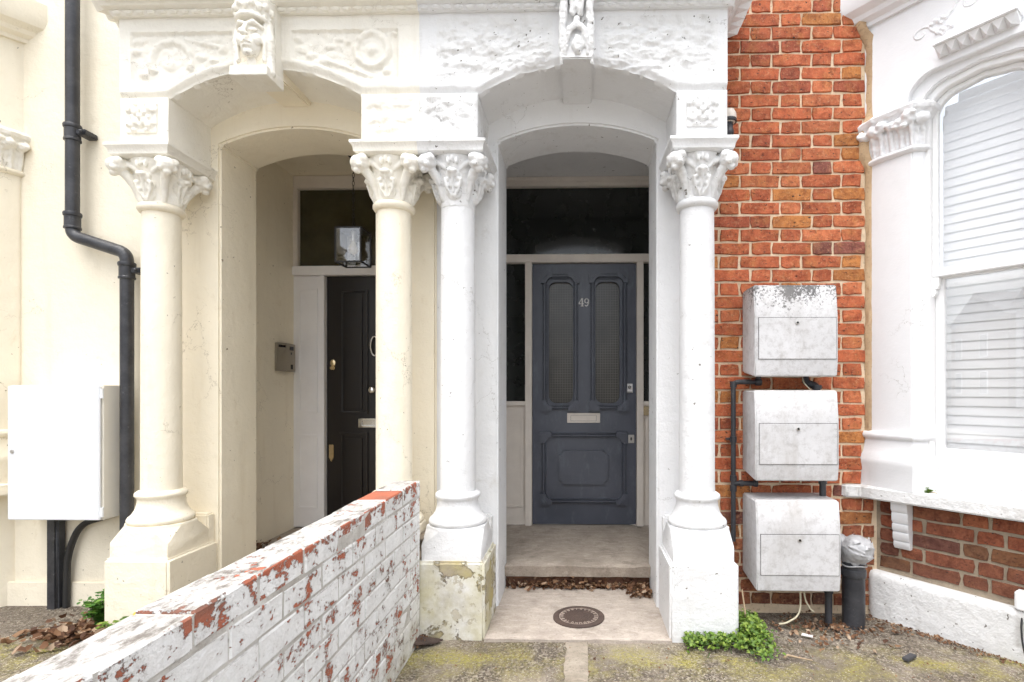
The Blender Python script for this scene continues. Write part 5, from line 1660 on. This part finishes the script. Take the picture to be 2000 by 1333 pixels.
def litter(name, label, n, pos, size, seed):
    o = leaves(name, 'dead', n, pos, size, seed, .8, .45, 5)
    tag(o, label, 'dead leaves', None, 'stuff'); return o
litter('dead_leaves', 'brown dry leaves piled under the lip of the grey doorstep', 330, lambda rr: (rr.uniform(-.455, .42), 3.29 + rr.gauss(0, .02), .016 + abs(rr.gauss(0, .022))), (.008, .020), 11)
litter('dead_leaves', 'dry leaf heap in the right corner of the pale slab', 170, lambda rr: (.37 + rr.gauss(0, .04), 3.19 + rr.gauss(0, .045), .018 + abs(rr.gauss(0, .016))), (.007, .017), 12)
litter('dead_leaves', 'brown leaf heap on the ground left of the cream pedestal', 260, lambda rr: (-2.50 + rr.gauss(0, .11), 2.62 + rr.gauss(0, .09), .008 + abs(rr.gauss(0, .022))), (.012, .030), 13)
litter('dead_leaves', 'scattered leaf litter on the ground around the soil pipe and bay corner', 260, lambda rr: (1.30 + rr.gauss(0, .17), 2.78 + rr.gauss(0, .10), .004 + abs(rr.gauss(0, .008))), (.005, .016), 14)
litter('dead_leaves', 'dry leaves in the corner of the cream doorway', 60, lambda rr: (-2.15 + rr.gauss(0, .05), 3.5 + rr.gauss(0, .12), .165 + abs(rr.gauss(0, .014))), (.010, .022), 15)
litter('dead_leaves', 'thin leaf debris along the foot of the bay plinth', 200, lambda rr: tuple(Vector(Bw(rr.uniform(0, .8), .004, .075 + abs(rr.gauss(0, .03))))), (.004, .010), 16)
litter('dead_leaves', 'few crumbs of leaf scattered over the concrete ground', 150, lambda rr: (rr.uniform(-.7, 1.9), rr.uniform(1.75, 2.6), .003), (.003, .007), 17)
litter('dead_leaves', 'small leaves where the low wall meets the peeling pedestal', 30, lambda rr: (-.775 + rr.gauss(0, .018), 2.585 + rr.gauss(0, .03), .006 + abs(rr.gauss(0, .008))), (.010, .022), 18)

tag(MB().prism([(-.795, 2.50), (-.70, 2.56), (-.665, 2.60), (-.72, 2.615), (-.785, 2.60)], lambda u, v, d: (u, v, d + .25 * max(0, -.72 - u)), .004, .012).build('tile_shard', 'iron', None, bevel=.002), 'dark reddish broken tile at the foot of the low wall', 'tile')
tag(MB().prism([(1.47, 2.445), (1.535, 2.49), (1.52, 2.515), (1.455, 2.47)], lambda u, v, d: (u, v, d), .002, .014).build('slate_shard', 'slate', None, bevel=.002), 'small dark slate shard lying on the ground before the bay plinth', 'slate')
tag(MB().tube([(.832, 2.70, .02), (.826, 2.72, .12), (.818, 2.74, .215)], [.004, .005, .004], 6).build('dry_stalk', 'twig', None, smooth=60), 'dry pale stalk standing in the weeds beside the pedestal', 'stalk')
tag(MB().tube([(.925, 2.46, .01), (.945, 2.475, .014), (.99, 2.46, .010), (1.045, 2.445, .006)], [.006, .005, .0035, .002], 6).build('twig', 'twig', None, smooth=60), 'pale dry twig lying on the concrete below the lowest meter box', 'twig')
tag(MB().prism([(1.10, 2.70), (1.145, 2.675), (1.15, 2.69), (1.11, 2.715)], lambda u, v, d: (u, v, d), .003, .009).build('paint_flake', 'joinery_white', None), 'pale paint flake lying below the lowest meter box', 'flake')

# ================================================================== STREET behind the viewer (seen mirrored in the window)
def street_house(x0, x1, h, gable, mat, label):
    t = thing('street_house', label, 'house', ((x0 + x1) / 2, -17, 0), 'houses across the street')
    MB().box(x0, x1, -26, -17, 0, h).build('wall', mat, t)
    xm = (x0 + x1) / 2
    rf = MB().prism([(x0 - .2, h), (x1 + .2, h), (xm, h + gable)], XZ, -26.2, -16.8).build('roof', 'roof_slate', t)
    MB().box(x1 - .6, x1 + .4, -22, -20.5, h, h + gable + 1.2).build('chimney', mat, rf)
    for fz in (1.0, 4.0):
        for wx in (x0 + 1.0, xm + .6):
            wf = MB().box(wx, wx + 1.3, -17.05, -16.95, fz, fz + 1.9).build('window', 'sash', t)
            MB().box(wx + .1, wx + 1.2, -16.96, -16.93, fz + .1, fz + 1.8).build('pane', 'olive_glass', wf)
street_house(-52, -42, 7.0, 2.4, 'street_brick', 'stock brick gabled house across the street, mirrored in the bay window')
street_house(-41, -32, 7.6, 2.6, 'white', 'white rendered gabled house across the street, mirrored in the bay window')
street_house(-31, -23, 7.0, 3.0, 'step', 'grey stone gabled house across the street, mirrored in the bay window')
